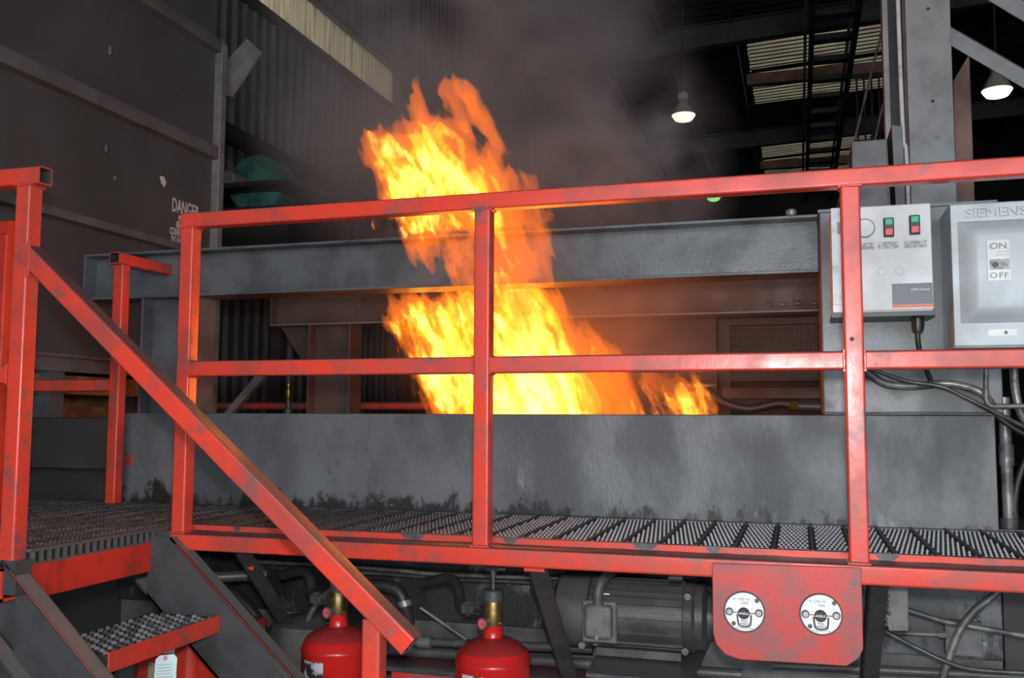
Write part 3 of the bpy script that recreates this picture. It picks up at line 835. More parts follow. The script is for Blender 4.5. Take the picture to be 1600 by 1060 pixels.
# ------------------------------------------------------------------ column, bracing at upper right
t = thing('building_column', 'tall grey steel column rising behind the electrical boxes', 'column', (.68, 2.6, 0))
obj('front_flange', MB().box(.573, .787, 2.45, 2.475, 0, 10.4), M['column'], t, bevel=0.003)
obj('web', MB().box(.672, .690, 2.475, 2.70, 0, 10.4), M['shade'], t)
obj('back_flange', MB().box(.573, .787, 2.70, 2.725, 0, 10.4), M['column'], t)
for x, z in ((.683, 3.70), (.690, 3.21)):
    obj('bolt_hole', MB().cyl((x, 2.449, z), (x, 2.452, z), .009, 10), M['print_black'], t)
obj('rust_spot', MB().prism([(.690, 2.4495, 3.02), (.712, 2.4495, 3.026), (.725, 2.4495, 3.018), (.715, 2.4495, 3.008), (.695, 2.4495, 3.006)], (0, .001, 0)), M['beige_label'], t)
t = thing('side_channel', 'dark channel post with lighter edges left of the column', 'post', (.5, 2.55, 0))
obj('web', MB().box(.466, .570, 2.56, 2.58, 0, 10.4), M['shade'], t)
obj('flange', MB().box(.462, .488, 2.46, 2.56, 0, 10.4), M['column'], t)
obj('white_conduit', MB().pipe([(.534, 2.4, 10.3), (.534, 2.4, 3.75), (.552, 2.4, 2.90), (.553, 2.4, 2.0)], .0105, 10, 8), M['white_paint'], label='thin white conduit running down beside the column', cat='conduit')
t = thing('diagonal_brace', 'pale grey diagonal angle brace leaving the column to the right', 'brace', (.79, 2.5, 3.55))
d0, d1 = Vector((.787, 2.5, 3.612)), Vector((2.6, 2.5, 2.19))
obj('leg', MB().prism([d0, d1, d1 + Vector((0, 0, -.096)), d0 + Vector((0, 0, -.096))], (0, .008, 0)), M['column'], t)
obj('flange', MB().prism([d0, d1, d1 + Vector((0, .07, 0)), d0 + Vector((0, .07, 0))], (0, 0, .008)), M['shade'], t)
obj('upper_brace', MB().prism([(.787, 2.52, 3.90), (2.0, 2.52, 2.89), (2.0, 2.52, 3.0), (.787, 2.52, 4.01)], (0, .01, 0)), M['column'], label='second diagonal brace cut by the top right corner', cat='brace')
obj('stiffener_plate', MB().prism([(.862, 2.92, 3.46), (.942, 2.9, 3.596), (.942, 2.9, 0), (.845, 2.92, 0)], (.006, .012, 0)), M['purlin'], label='reddish brown upright plate right of the column', cat='plate')
obj('junction_enclosure', MB().box(.268, .425, 2.0, 2.25, 2.343, 2.905), M['steel'], bevel=0.004, label='dark grey square enclosure left of the column', cat='enclosure')
obj('conduit_bracket', MB().prism([(.448, 2.0, 2.97), (.496, 2.0, 2.957), (.496, 2.0, 2.343), (.462, 2.0, 2.343)], (0, .25, 0)), M['steel'], label='slim grey bracket under the white conduit', cat='bracket')
obj('cross_girder', MB().box(.12, 2.4, 2.0, 2.26, 2.13, 2.343), M['shade'], label='dark girder crossing behind the electrical boxes', cat='girder')

# conduits at the right
def hose(name, pts, r, m, label, cat, rings=None, ends=None):
    t = thing(name, label, cat, pts[0])
    obj(cat if cat in ('hose', 'cable', 'pipe') else 'tube', MB().pipe(pts, r, 12, 6, rings=rings), m, t)
    if ends:
        for (p, q, rr) in ends: obj('fitting', MB().cyl(p, q, rr, 10), M['iron'], t)
    return t
hose('cable', [(.387, .70, 1.88), (.386, .70, 1.85), (.392, .71, 1.81), (.41, .73, 1.76), (.43, .76, 1.71)], .0085, M['black'], 'black cable dropping from under the control box', 'cable')
hose('conduit', [(.15, .77, 1.82), (.224, .75, 1.748), (.287, .75, 1.704), (.379, .76, 1.697), (.469, .76, 1.705), (.533, .75, 1.694), (.584, .74, 1.668), (.62, .76, 1.62)], .0135, M['conduit'], 'thick grey conduit curving across the pedestal below the mid rail', 'conduit')
hose('flexible_conduit', [(.17, .74, 1.81), (.244, .72, 1.754), (.347, .72, 1.713), (.454, .715, 1.693), (.528, .70, 1.654), (.601, .70, 1.614), (.70, .72, 1.56)], .0075, M['armour'], 'thin ribbed conduit crossing over the thick grey conduit', 'conduit', rings=.004)
t = hose('conduit_elbow', [(.594, .72, 1.82), (.590, .72, 1.70), (.589, .72, 1.655), (.598, .72, 1.632), (.63, .72, 1.628), (.80, .72, 1.631)], .0085, M['conduit'], 'slim conduit turning from vertical to horizontal at the right edge', 'conduit')
obj('coupling', MB().cyl((.589, .72, 1.66), (.589, .72, 1.68), .011, 10), M['conduit'], t)
hose('conduit', [(.682, .76, 1.86), (.682, .76, 1.75), (.684, .76, 1.68), (.70, .76, 1.60), (.74, .77, 1.54)], .0135, M['conduit'], 'thick conduit bending down below the switch box at the right edge', 'conduit')
t = thing('riser_pipe', 'grey vertical pipe standing at the right end of the tank', 'pipe', (.671, .86, 1.22))
obj('pipe', MB().cyl((.669, .86, 1.225), (.668, .86, 1.66), .019, 16), M['conduit'], t)
obj('sleeve', MB().cyl((.669, .86, 1.43), (.669, .86, 1.50), .0235, 16), M['conduit'], t)
obj('flange_foot', MB().cyl((.669, .86, 1.222), (.669, .86, 1.255), .028, 14), M['iron'], t)
hose('cable', [(.60, .78, 1.625), (.629, .80, 1.601), (.675, .80, 1.562), (.76, .80, 1.51)], .009, M['black'], 'black cable slanting down from the pedestal corner', 'cable')
hose('cable', [(.79, .92, 1.56), (.72, .92, 1.40), (.70, .92, 1.30), (.70, .92, 1.23)], .011, M['black'], 'black hose standing behind the grey vertical pipe', 'hose')
obj('side_equipment', MB().box(.83, 1.9, 1.0, 1.3, 0.0, 2.13), M['shade'], label='dark housing beyond the right end of the tank', cat='housing')

# ------------------------------------------------------------------ guardrail and platform
SQ = 0.051
def sqtube(name, p0, p1, parent, m, s=SQ, side=(0, 1, 0), hollow0=False, hollow1=False, label=None):
    """rounded square tube; hollow ends are built as open tube with inner walls"""
    p0, p1 = Vector(p0), Vector(p1)
    mb = MB()
    prof = rsq(s, .007, 3)
    if not (hollow0 or hollow1):
        mb.sweep([p0, p1], prof, side)
    else:
        inn = rsq(s - .008, .004, 3)
        mb.sweep([p0, p1], prof, side, caps=False)
        k = len(prof)
        n0 = len(mb.v)
        inside = MB().sweep([p0, p1], inn, side, caps=False)
        mb.add(inside.v, [tuple(reversed(f)) for f in inside.f], 1)
        for e in (0, 1):
            for j in range(k):
                j2 = (j + 1) % k
                a, bb, c, d = e * k + j, e * k + j2, n0 + e * k + j2, n0 + e * k + j
                mb.f.append((a, d, c, bb) if e == 0 else (a, bb, c, d))
                mb.m.append(0)
        m = [m, M['tube_inside']]
    return obj(name, mb, m, parent, label=label, sharp=50, wn=True)

def weld(parent, c, s, axis):
    """rough weld bead around a square tube"""
    c = Vector(c)
    h = s / 2 + .001
    ax = {'x': (Vector((0, 1, 0)), Vector((0, 0, 1))), 'z': (Vector((1, 0, 0)), Vector((0, 1, 0)))}[axis]
    pts = []
    for a, bb in ((-1, -1), (0, -1), (1, -1), (1, 0), (1, 1), (0, 1), (-1, 1), (-1, 0), (-1, -1)):
        pts.append(c + ax[0] * (a * h) + ax[1] * (bb * h))
    mb = MB()
    Q = []
    for p, q in zip(pts[:-1], pts[1:]):
        for s_ in range(3): Q.append(p.lerp(q, s_ / 3))
    Q.append(pts[-1])
    sc = [random.uniform(.003, .005) for _ in Q]
    pr = [(math.cos(PI / 3 * i), math.sin(PI / 3 * i)) for i in range(6)]
    mb.sweep(Q, pr, Vector((0, 0, 1)) if axis == 'z' else Vector((1, 0, 0)), scale=sc)
    return obj('weld_bead', mb, M['red'], parent)

H = SQ / 2
t = thing('guardrail', 'long red square-tube guardrail along the front of the walkway', 'railing', (-.9, H, 1.2))
posts = (-1.9655, -0.914, 0.147)
for x in posts:
    sqtube('post', (x, H, 1.2), (x, H, 2.222), t, M['red'])
    weld(t, (x, H, 1.203), SQ, 'z')
    weld(t, (x, H, 2.221), SQ, 'z')
sqtube('top_rail', (-1.991, H, 2.2465), (1.5, H, 2.2465), t, M['red'])
for a, c in ((posts[0], posts[1]), (posts[1], posts[2]), (posts[2], 1.5)):
    sqtube('mid_rail', (a + H, H, 1.743), (c - H, H, 1.743), t, M['red'])
for x in posts:
    for sg in (-1, 1):
        if x == posts[0] and sg < 0: continue
        weld(t, (x + sg * (H + .001), H, 1.743), SQ, 'x')
obj('screw_hole', MB().cyl((.142, -.002, 1.80), (.142, .002, 1.80), .006, 10), M['print_black'], t)

# walkway
PW = 0.1068
def plank_mesh(mb, x0, y0, y1, ncol, prow, tooth, zt=1.222, h=.0055):
    w = PW
    mb.box(x0 + .004, x0 + w - .004, y0, y1, zt - .045, zt - h - .001)
    for xa in (x0 + .0006, x0 + w - .0036):
        mb.box(xa, xa + .003, y0, y1, zt - .045, zt + .0015, 2)
    mb.box(x0 + .004, x0 + w - .004, y0, y0 + .024, zt - .02, zt - .001, 2)
    mb.box(x0 + .004, x0 + w - .004, y1 - .03, y1, zt - .02, zt - .001, 2)
    cw = (w - .014) / ncol
    j, y = 0, y0 + .03
    while y < y1 - .025:
        off = .5 if j % 2 else 0.0
        for i in range(ncol - (1 if j % 2 else 0)):
            cx = x0 + .007 + (i + .5 + off) * cw
            a, bb = cw * .33, prow * .26
            z0 = zt - h - .001
            mb.add([(cx - a, y, z0), (cx, y - bb, z0), (cx + a, y, z0), (cx, y + bb, z0),
                    (cx - a * .35, y - bb * .25, zt), (cx + a * .35, y - bb * .25, zt), (cx + a * .25, y + bb * .2, zt), (cx - a * .25, y + bb * .2, zt)],
                   [(0, 1, 5, 4), (1, 2, 6, 5), (2, 3, 7, 6), (3, 0, 4, 7), (4, 5, 6, 7)], tooth)
        y += prow
        j += 1
    return mb
t = thing('walkway', 'steel walkway of serrated planks between guardrail and tank', 'walkway', (-.5, .4, 1.2))
wk = t
sqtube('edge_tube', (-1.991, .0265, 1.1735), (1.5, .0265, 1.1735), t, M['red'], .053)
obj('kerb_angle', MB().box(-1.985, 1.5, .072, .078, 1.16, 1.2215).box(-1.985, 1.5, .078, .11, 1.165, 1.171), M['red'], t)
db = MB()
xs_ = [-1.99 + .035 * i for i in range(100)]
top_ = [(x, random.uniform(.001, .006), 1.2004 + random.uniform(0, .0012)) for x in xs_]
vs_ = [(x, y, z) for x, y, z in top_] + [(x, .0735, 1.2035 + random.uniform(0, .002)) for x in xs_]
n_ = len(xs_)
db.add(vs_, [(i, i + 1, n_ + i + 1, n_ + i) for i in range(n_ - 1)])
obj('dust_layer', db, M['ridge_steel'], t)
S0 = 0.0309
proto = None
k0, k1 = -19, 13
for k in range(k0, k1):
    x0 = S0 + k * PW
    if proto is None:
        proto = obj('grating_plank', plank_mesh(MB(), x0, .080, .777, 7, .050, 1), [M['deckbase'], M['teeth'], M['ridge_steel']], t, origin=(x0, .080, 1.2), smooth=False)
        px = x0
    else:
        c = proto.copy()
        COL.objects.link(c)
        c.location = proto.location + Vector((x0 - px, 0, random.uniform(-.0008, .0008)))
for k, (x0, x1) in enumerate(((-.865, -.82), (-.47, -.40), (-.26, -.22), (.19, .25), (-1.2, -1.12), (-1.80, -1.77))):
    pts_ = [(x0, .0705, 1.2235), (x0 + (x1 - x0) * .12, .0705, 1.211), (x0 + (x1 - x0) * .45, .0705, 1.2045), (x0 + (x1 - x0) * .8, .0705, 1.206), (x1, .0705, 1.216), (x1 + .004, .0705, 1.2235)]
    obj('soot_patch', MB().prism(pts_, (0, .0015, 0)), M['ridge_steel'], t)
# angle-iron legs under the walkway
def angle_leg(x, top, bot, m, w=.05, flip=1):
    mb = MB()
    p0, p1 = Vector(top), Vector(bot)
    mb.prism([p0, p1, p1 + Vector((w * flip, 0, 0)), p0 + Vector((w * flip, 0, 0))], (0, .006, 0))
    mb.prism([p0, p1, p1 + Vector((0, .05, .03)), p0 + Vector((0, .05, .03))], (.006 * flip, 0, 0))
    return mb
obj('support_leg', angle_leg(0, (.172, .05, 1.145), (.172, .72, .62), M['stringer']), M['stringer'], t)
l2 = obj('support_leg', angle_leg(0, (-.784, .05, 1.145), (-.815, .72, .55), M['stringer'], .062), M['stringer'], t)
obj('red_gusset', MB().box(-.787, -.725, .035, .05, 1.132, 1.147), M['red'], t)
l3 = obj('support_leg', angle_leg(0, (-1.785, .05, 1.145), (-1.90, .72, .62), M['stringer'], .065), M['stringer'], t)
obj('paint_fleck', MB().prism([(-1.760, .10, 1.085), (-1.735, .10, 1.092), (-1.738, .10, 1.075)], (0, -.002, 0)), M['redfascia'], t)
for x in (-1.5, -.35, .9):
    obj('cross_member', MB().box(x - .02, x + .02, .10, .775, 1.12, 1.175), M['stringer'], t)

# landing at the top of the stairs
t = thing('landing', 'dark dusty grating landing at the head of the stairs', 'landing', (-2.6, .1, 1.2))
proto = None
for k in range(13):
    x0 = -2.052 - (k + 1) * PW
    if proto is None:
        proto = obj('grating_plank', plank_mesh(MB(), x0, -.53, .777, 6, .045, 1, 1.216), [M['deckbase'], M['teeth_dusty'], M['ridge_steel']], t, origin=(x0, -.53, 1.2), smooth=False)
        px = x0
    else:
        c = proto.copy()
        COL.objects.link(c)
        c.location = proto.location + Vector((x0 - px, 0, random.uniform(-.0015, .0015)))
obj('fascia', MB().box(-2.053, -2.041, -.54, .062, 1.078, 1.172), M['redfascia'], t, bevel=0.002)
obj('tooth_strip', MB().box(-2.058, -2.040, -.54, .062, 1.207, 1.2165).box(-2.053, -2.043, -.54, .062, 1.170, 1.178), M['comb'], t)
tp = None
for k in range(20):
    y = -.53 + k * .0302
    if tp is None:
        tp = obj('tooth', MB().box(-2.058, -2.040, y, y + .006, 1.176, 1.208), M['comb'], t, origin=(-2.05, y, 1.19))
    else:
        c = tp.copy()
        COL.objects.link(c)
        c.location = tp.location + Vector((0, k * .0302, 0))
obj('backing', MB().box(-2.0535, -2.0522, -.53, .062, 1.1, 1.2065), M['deckbase'], t)  # dark sheet added to paint the shade in the gaps between the teeth
obj('side_channel', MB().box(-3.5, -2.092, -.586, -.578, 1.077, 1.168).box(-3.5, -2.092, -.586, -.53, 1.160, 1.169).box(-3.5, -2.092, -.586, -.53, 1.077, 1.085), M['red'], t)
obj('corner_plate', MB().box(-2.053, -1.992, .0, .05, 1.05, 1.205), M['stringer'], t)
for x, y in ((-2.12, -.5), (-3.3, -.5), (-3.3, .6), (-2.3, .6)):
    obj('leg', MB().box(x - .03, x + .03, y - .03, y + .03, 0, 1.16), M['stringer'], t)
obj('cross_beam', MB().box(-3.4, -2.1, .2, .26, 1.08, 1.168), M['stringer'], t)

# stairs
t = thing('stairs', 'dark steel stairs with serrated treads descending to the right', 'stairs', (-1.6, -.28, 0))
dx, dz = 1.0, -.888
def stringer(y_web, y_fl, x0, z0):
    n = Vector((-dz, 0, dx)).normalized() * -1
    d = Vector((dx, 0, dz)).normalized()
    p0 = Vector((x0, 0, z0))
    L = (z0 - 0.0) / -d.z
    p1 = p0 + d * L
    dep = .20
    sgn = 1 if y_fl > y_web else -1
    def at(p, y): return Vector((p.x, y, p.z))
    mb = MB()
    a, c = p0, p1
    e, f = p0 + n * dep, p1 + n * dep
    xl = -2.05 if y_web > -.3 else x0 - .0
    poly = [at(a, y_web), at(c, y_web), at(f, y_web)]
    tl = (xl - e.x) / (f.x - e.x)
    low = e + (f - e) * tl
    poly.append(Vector((xl, y_web, low.z)) if xl < e.x + 1 else at(e, y_web))
    if xl < a.x: poly.append(Vector((xl, y_web, z0)))
    mb.prism(poly, (0, sgn * .006, 0))
    lo, hi = min(y_web, y_fl), max(y_web, y_fl)
    mb2 = MB().prism([at(a, lo), at(c, lo), at(c + n * .008, lo), at(a + n * .008, lo)], (0, hi - lo, 0))
    mb3 = MB().prism([at(e, lo), at(f, lo), at(f - n * .008, lo), at(e - n * .008, lo)], (0, hi - lo, 0))
    return mb, mb2, mb3
for yw, yf, x0, z0, edge in ((-.546, -.596, -2.075, 1.188, -.5975), (-.030, .022, -1.965, 1.192, -.031)):
    a, c, d_ = stringer(yw, yf, x0, z0)
    s = obj('stringer', a, M['stringer'], t)
    obj('top_flange', c, M['stringer'], s)
    obj('bottom_flange', d_, M['stringer'], s)
    nn = Vector((.888, 0, 1)).normalized()
    dd = Vector((1, 0, -.888)).normalized()
    p0 = Vector((x0 + .02, edge, z0 - .02)) - nn * .0005
    obj('red_edge', MB().prism([p0, p0 + dd * 1.2, p0 + dd * 1.2 - nn * .0025, p0 - nn * .0025], (0, .002, 0)), M['redplate'], s)
obj('stringer_head', MB().box(-2.075, -2.035, -.596, -.54, 1.10, 1.190), M['stringer'], t)
tr = None
for k in range(4):
    x1, z1 = -1.77 + .297 * k, .957 - .264 * k
    if tr is None:
        tr = obj('tread', MB().box(x1 - .25, x1 - .004, -.54, -.031, z1 - .03, z1 - .009), M['deckbase'], t, origin=(x1, -.285, z1))
        obj('nosing', MB().box(x1 - .006, x1, -.54, -.031, z1 - .055, z1).box(x1 - .03, x1 - .006, -.54, -.031, z1 - .055, z1 - .05), M['red'], tr, bevel=0.001)
        stud = MB()
        for j in range(8):
            for i in range(15):
                cy = -.525 + (i + (.5 if j % 2 else 0)) * .0335
                cx = x1 - .022 - j * .029
                if cy > -.04: continue
                stud.lathe([(.0095, 0), (.0085, .005), (.0055, .0085), (.001, .009)], (cx, cy, z1 - .009), 'z', 7)
        obj('stud_field', stud, M['stud'], tr, kind='stuff')
    else:
        copy_tree(tr, (.297 * k, 0, -.264 * k), parent=t)
        c = t.children[-1]
        c.location = tr.location + Vector((.297 * k, 0, -.264 * k))

# stair handrail with the near landing rail
t = thing('stair_handrail', 'red square-tube handrail sloping down beside the stairs', 'handrail', (-2.09, -.56, 1.2))
yc = -.586 + H
xp = -2.0585 - H
sqtube('corner_post', (xp, yc, 1.19), (xp, yc, 2.236), t, M['red'])
sqtube('landing_top_rail', (-3.6, yc, 2.262), (-2.030, yc, 2.262), t, M['red'], hollow1=True)
sqtube('landing_mid_rail', (-3.6, yc, 1.70), (xp - H, yc, 1.70), t, M['red'])
weld(t, (xp, yc, 2.235), SQ, 'z')
weld(t, (xp - H - .001, yc, 1.70), SQ, 'x')
q0, q1 = Vector((-2.075, yc, 2.043)), Vector((-.8935, yc, 1.044))
sqtube('sloping_rail', q0, q1, t, M['red'], .0535, side=(0, 1, 0), hollow1=True)
sqtube('newel_post', (-.9905, yc, .0), (-.9905, yc, 1.10), t, M['red'], .048)
for s_ in (.032,):
    p = q1.lerp(q0, s_)
    obj('bolt', MB().cyl((p.x - .002, yc - .030, p.z), (p.x - .002, yc - .026, p.z), .006, 6), M['conduit'], t)
obj('corner_weld', MB().pipe([(-2.052, yc - .027, 2.07), (-2.050, yc - .028, 2.04), (-2.053, yc - .027, 2.00), (-2.052, yc - .026, 1.97)], .006, 6, 4), M['red'], t)

t = thing('landing_rail', 'red rail post with stub rail at the back of the landing', 'railing', (-2.8, .71, 1.2))
xb = -2.80
sqtube('post', (xb, .705, 1.216), (xb, .705, 2.236), t, M['red'])
sqtube('stub_rail', (xb, .655, 2.262), (xb, 1.012, 2.262), t, M['red'], side=(1, 0, 0), hollow0=True)
sqtube('mid_rail', (-3.75, .705, 1.716), (xb - H, .705, 1.716), t, M['red'])
t = thing('far_corner_rail', 'bright red rail corner post cut by the left edge', 'railing', (-2.74, .02, 1.2))
sqtube('post', (-2.742, .02, 1.216), (-2.742, .02, 2.236), t, M['redfascia'], .048)
sqtube('top_rail', (-3.7, .02, 2.262), (-2.714, .02, 2.262), t, M['redfascia'], .053)

# ------------------------------------------------------------------ pull station plate
t = thing('pull_station_plate', 'sooty red steel plate with rounded lower corners under the walkway edge', 'plate', (-.04, -.012, 1.06))
pts = [(-.236, -.002, 1.188), (.150, -.002, 1.194), (.150, -.002, .985), (.138, -.002, .960), (.108, -.002, .938), (-.165, -.002, .934), (-.205, -.002, .945), (-.229, -.002, .972), (-.236, -.002, 1.0)]
obj('panel', MB().prism(pts, (0, -.008, 0)), M['redplate'], t, bevel=0.002)
PY = -.012
def pull_station(cx, cz, label):
    s = thing('pull_station', label, 'pull station', (cx, PY, cz), 'white pull stations')
    R0 = .0525
    obj('rim', MB().lathe([(R0 + .002, .003), (R0 + .002, -.004), (R0 - .001, -.006), (R0 - .001, .003)], (cx, PY, cz), 'y', 40), M['iron'], s)
    obj('face', MB().lathe([(R0 - .001, .002), (R0 - .001, -.005), (R0 - .004, -.007), (.001, -.007)], (cx, PY, cz), 'y', 40), M['disc'], s)
    y = PY - .007
    obj('hub', MB().lathe([(.0155, 0), (.0155, -.004), (.013, -.006), (.001, -.006)], (cx - .001, y, cz - .003), 'y', 24), M['plastic'], s)
    for sx, n_ in ((-1, 'left'), (1, 'right')):
        bp = obj('lug', MB().cyl((cx + sx * .039, y + .001, cz), (cx + sx * .039, y - .005, cz), .0105, 14), M['iron'], s)
        obj('lug_screw', MB().cyl((cx + sx * .0385, y - .004, cz), (cx + sx * .0385, y - .009, cz), .0068, 12), M['chrome'], bp)
    obj('break_rod', MB().cyl((cx - .036, y - .003, cz - .001), (cx + .036, y - .003, cz - .002), .0013, 8), M['redplate'], s)
    pl = MB().pipe([(cx - .0185, y - .003, cz - .006), (cx - .0165, y - .004, cz - .024), (cx - .013, y - .004, cz - .035), (cx + .001, y - .004, cz - .0375), (cx + .014, y - .004, cz - .035), (cx + .0175, y - .004, cz - .024), (cx + .0185, y - .003, cz - .006)], .0022, 8, 5)
    obj('pull_handle', pl, M['iron'], s)
    for a, c in ((.034, .032), (-.028, -.031)):
        obj('screw', MB().cyl((cx + a, y + .001, cz + c), (cx + a, y - .004, cz + c), .0058, 10), M['iron'], s)
    text('lettering', 'IN CASE OF', .0085, M['print_grey'], s, (cx - .008, y - .0008, cz + .034), FRONT, 1.0)
    text('lettering', 'FIRE', .0095, M['print_grey'], s, (cx + .002, y - .0008, cz + .0235), FRONT, 1.1)
    text('lettering', 'ANSUL', .0085, M['print_white'], s, (cx - .001, y - .0068, cz - .003), FRONT, 1.05)
    text('lettering', 'PULL', .0078, M['print_black'], s, (cx, y - .0008, cz - .0235), FRONT, 1.0)
    text('lettering', 'HANDLE', .0065, M['print_black'], s, (cx, y - .0008, cz - .0315), FRONT, 1.0)
    text('lettering', 'FIRE SUPPRESSION SYSTEM', .0038, M['print_grey'], s, (cx, y - .0008, cz - .0425), FRONT, 1.0)
pull_station(-.1515, 1.063, 'round white pull station nearer the motor on the red plate')
pull_station(.0460, 1.0685, 'round white pull station nearer the right-hand guardrail post on the red plate')

# ------------------------------------------------------------------ under the walkway: cylinders
def cylinder(cx, cy, label, top):
    t = thing('suppression_cylinder', label, 'gas cylinder', (cx, cy, 0), 'red suppression cylinders')
    R0 = .122
    obj('tank_body', MB().lathe([(.09, 0.0), (R0, .03), (R0, .790), (R0 + .003, .795), (R0 + .003, .803), (R0 - .001, .808), (R0 - .010, .832), (R0 - .034, .853), (.062, .866), (.036, .872)], (cx, cy, 0), 'z', 48), M['cyl_red'], t, sharp=50)
    obj('neck', MB().lathe([(.036, .868), (.031, .876), (.031, .905), (.034, .912)], (cx, cy, 0), 'z', 28), M['cyl_red'], t)
    obj('valve_body', MB().lathe([(.031, .910), (.032, .914), (.032, .985), (.030, .990)], (cx, cy, 0), 'z', 28), M['brass'], t)
    obj('valve_cap', MB().lathe([(.030, .986), (.033, .990), (.033, 1.020), (.029, 1.024), (.008, 1.025)], (cx, cy, 0), 'z', 28), M['iron'], t)
    obj('port_bolt', MB().cyl((cx - .006, cy - .031, .965), (cx - .006, cy - .036, .965), .005, 8), M['brass'], t)
    obj('port_bolt', MB().cyl((cx + .030, cy - .012, .918), (cx + .037, cy - .016, .918), .005, 8), M['brass'], t)
    g = obj('gauge_rim', MB().lathe([(.018, .006), (.020, 0), (.020, -.012), (.016, -.014), (.016, 0)], (cx - .020, cy - .034, .920), (.35, 1, -.1), 24), M['iron'], t)
    obj('gauge_face', MB().lathe([(.0165, 0), (.0165, -.010), (.001, -.010)], (cx - .020, cy - .034, .920), (.35, 1, -.1), 24), M['button_red'], g)
    obj('gauge_needle', MB().box(cx - .024, cx - .011, cy - .0465, cy - .045, .919, .922), M['brass'], g)
    if top:
        obj('stem', MB().cyl((cx, cy, 1.02), (cx, cy, 1.085), .0055, 8), M['iron'], t)
        obj('tee', MB().cyl((cx - .022, cy, 1.092), (cx + .022, cy, 1.092), .011, 12).cyl((cx, cy, 1.06), (cx, cy, 1.095), .010, 12), M['iron'], t)
        obj('tee_nut', MB().cyl((cx + .022, cy, 1.092), (cx + .045, cy, 1.092), .009, 6), M['brass'], t)
    # discharge elbow and nuts
    zz = .955
    obj('discharge_elbow', MB().pipe([(cx - .03, cy, zz), (cx - .09, cy + .02, zz), (cx - .13, cy + .05, zz + .012), (cx - .155, cy + .085, zz + .055), (cx - .20, cy + .11, zz + .075), (cx - .30, cy + .14, zz + .05)], .019, 14, 6), M['black'], t)
    for a, r_ in ((.045, .024), (.068, .021), (.092, .024)):
        obj('hex_nut', MB().cyl((cx - a + .008, cy + .006, zz), (cx - a - .008, cy + .012, zz), r_, 6), M['iron'], t)
    obj('sticker', MB().add([(cx + (R0 + .0015) * math.sin(w), cy - (R0 + .0015) * math.cos(w), z) for z in (.66, .775) for w in [-.62 + .1 * i for i in range(8)]],
                            [(i, i + 1, i + 9, i + 8) for i in range(7)]), M['sticker'], t)
    return t
cylinder(-1.525, .30, 'red pressure cylinder with stained sticker behind the newel post', False)
cylinder(-.968, .30, 'red pressure cylinder with brass valve and stem under the walkway centre', True)

# red release cabinet below the tread
t = thing('release_cabinet', 'red steel cabinet with labels below the stair tread', 'cabinet', (-2.05, .2, 0))
obj('body', MB().box(-2.22, -1.972, .12, .40, .0, .90), M['redfascia'], t, bevel=0.03)
obj('side_panel', MB().box(-1.966, -1.865, .13, .40, .0, .86), M['redfascia'], t, bevel=0.004)
obj('white_sticker', MB().prism([(-2.140, .119, .775), (-2.136, .119, .805), (-2.045, .119, .835), (-2.045, .119, .782)], (0, -.001, 0)), M['white_label'], t)
obj('beige_plate', MB().box(-2.148, -2.06, .1175, .119, .66, .745), M['beige_label'], t)
hs = hose('drain_hose', [(-2.32, .05, .55), (-2.27, .03, .68), (-2.20, .05, .765), (-2.12, .08, .83), (-2.05, .2, .90)], .016, M['black'], 'black hose curving over the red cabinet corner', 'hose')
t = thing('inspection_tag', 'pale blue card tag hanging under the stair tread', 'tag', (-1.80, -.06, .85))
ta = Vector((.80, .60, 0))
tc_ = Vector((-1.80, -.262, 0))
def tp_(u, z, off=0): return tuple(tc_ + ta * u + Vector((.6, -.8, 0)) * off + Vector((0, 0, z)))
obj('card', MB().prism([tp_(-.031, .78), tp_(.031, .782), tp_(.033, .872), tp_(.024, .884), tp_(-.016, .883), tp_(-.027, .872)], (-.0008, .001, 0)), M['tagpaper'], t)
obj('eyelet', MB().lathe([(.003, 0), (.006, 0), (.006, .002), (.003, .002)], tp_(0, .874), (.6, -.8, 0), 14, caps=False), M['button_red'], t)
obj('tie_wire', MB().pipe([tp_(0, .874, .002), tp_(.003, .888, .004), tp_(.008, .905, .0)], .0009, 5, 4), M['conduit'], t)
for k in range(8):
    z = .855 - k * .0088
    u0, u1 = -.022 + .001 * (k % 3), .022 - .004 * (k % 2)
    obj('written_line', MB().prism([tp_(u0, z, .0006), tp_(u1, z, .0006), tp_(u1, z + .0016, .0006), tp_(u0, z + .0016, .0006)], (.0002, -.0003, 0)), M['print_grey'], t)

# motor
t = thing('pump_motor', 'sooty black electric motor mounted under the walkway', 'motor', (-.55, .55, .8))
mc = (0, .56, .925)
def mx(x): return (x, .56, .925)
obj('fan_cowl', MB().lathe([(.02, -.815), (.10, -.81), (.122, -.795), (.126, -.78), (.126, -.69), (.120, -.685)], (0, .56, .925), 'x', 44), M['motor'], t, sharp=40)
obj('housing', MB().lathe([(.108, -.69), (.108, -.375), (.10, -.37)], (0, .56, .925), 'x', 44), M['motor'], t)
for k in range(28):
    w = 2 * PI * k / 28
    cyy, czz = .56 + .112 * math.cos(w), .925 + .112 * math.sin(w)
    if 3.5 < w < 4.7 and k % 2: continue
    u = Vector((0, math.cos(w), math.sin(w)))
    s = Vector((0, -math.sin(w), math.cos(w)))
    c0 = Vector((-.685, .56, .925)) + u * .104
    pr = [c0 + s * -.003, c0 + s * .003, c0 + s * .002 + u * .012, c0 - s * .002 + u * .012]
    obj('cooling_fin', MB().prism(pr, (.31, 0, 0)), M['motor'], t)
obj('end_bell', MB().lathe([(.10, -.376), (.115, -.372), (.117, -.345), (.108, -.335), (.108, -.312), (.09, -.300), (.05, -.295)], (0, .56, .925), 'x', 44), M['motor'], t, sharp=40)
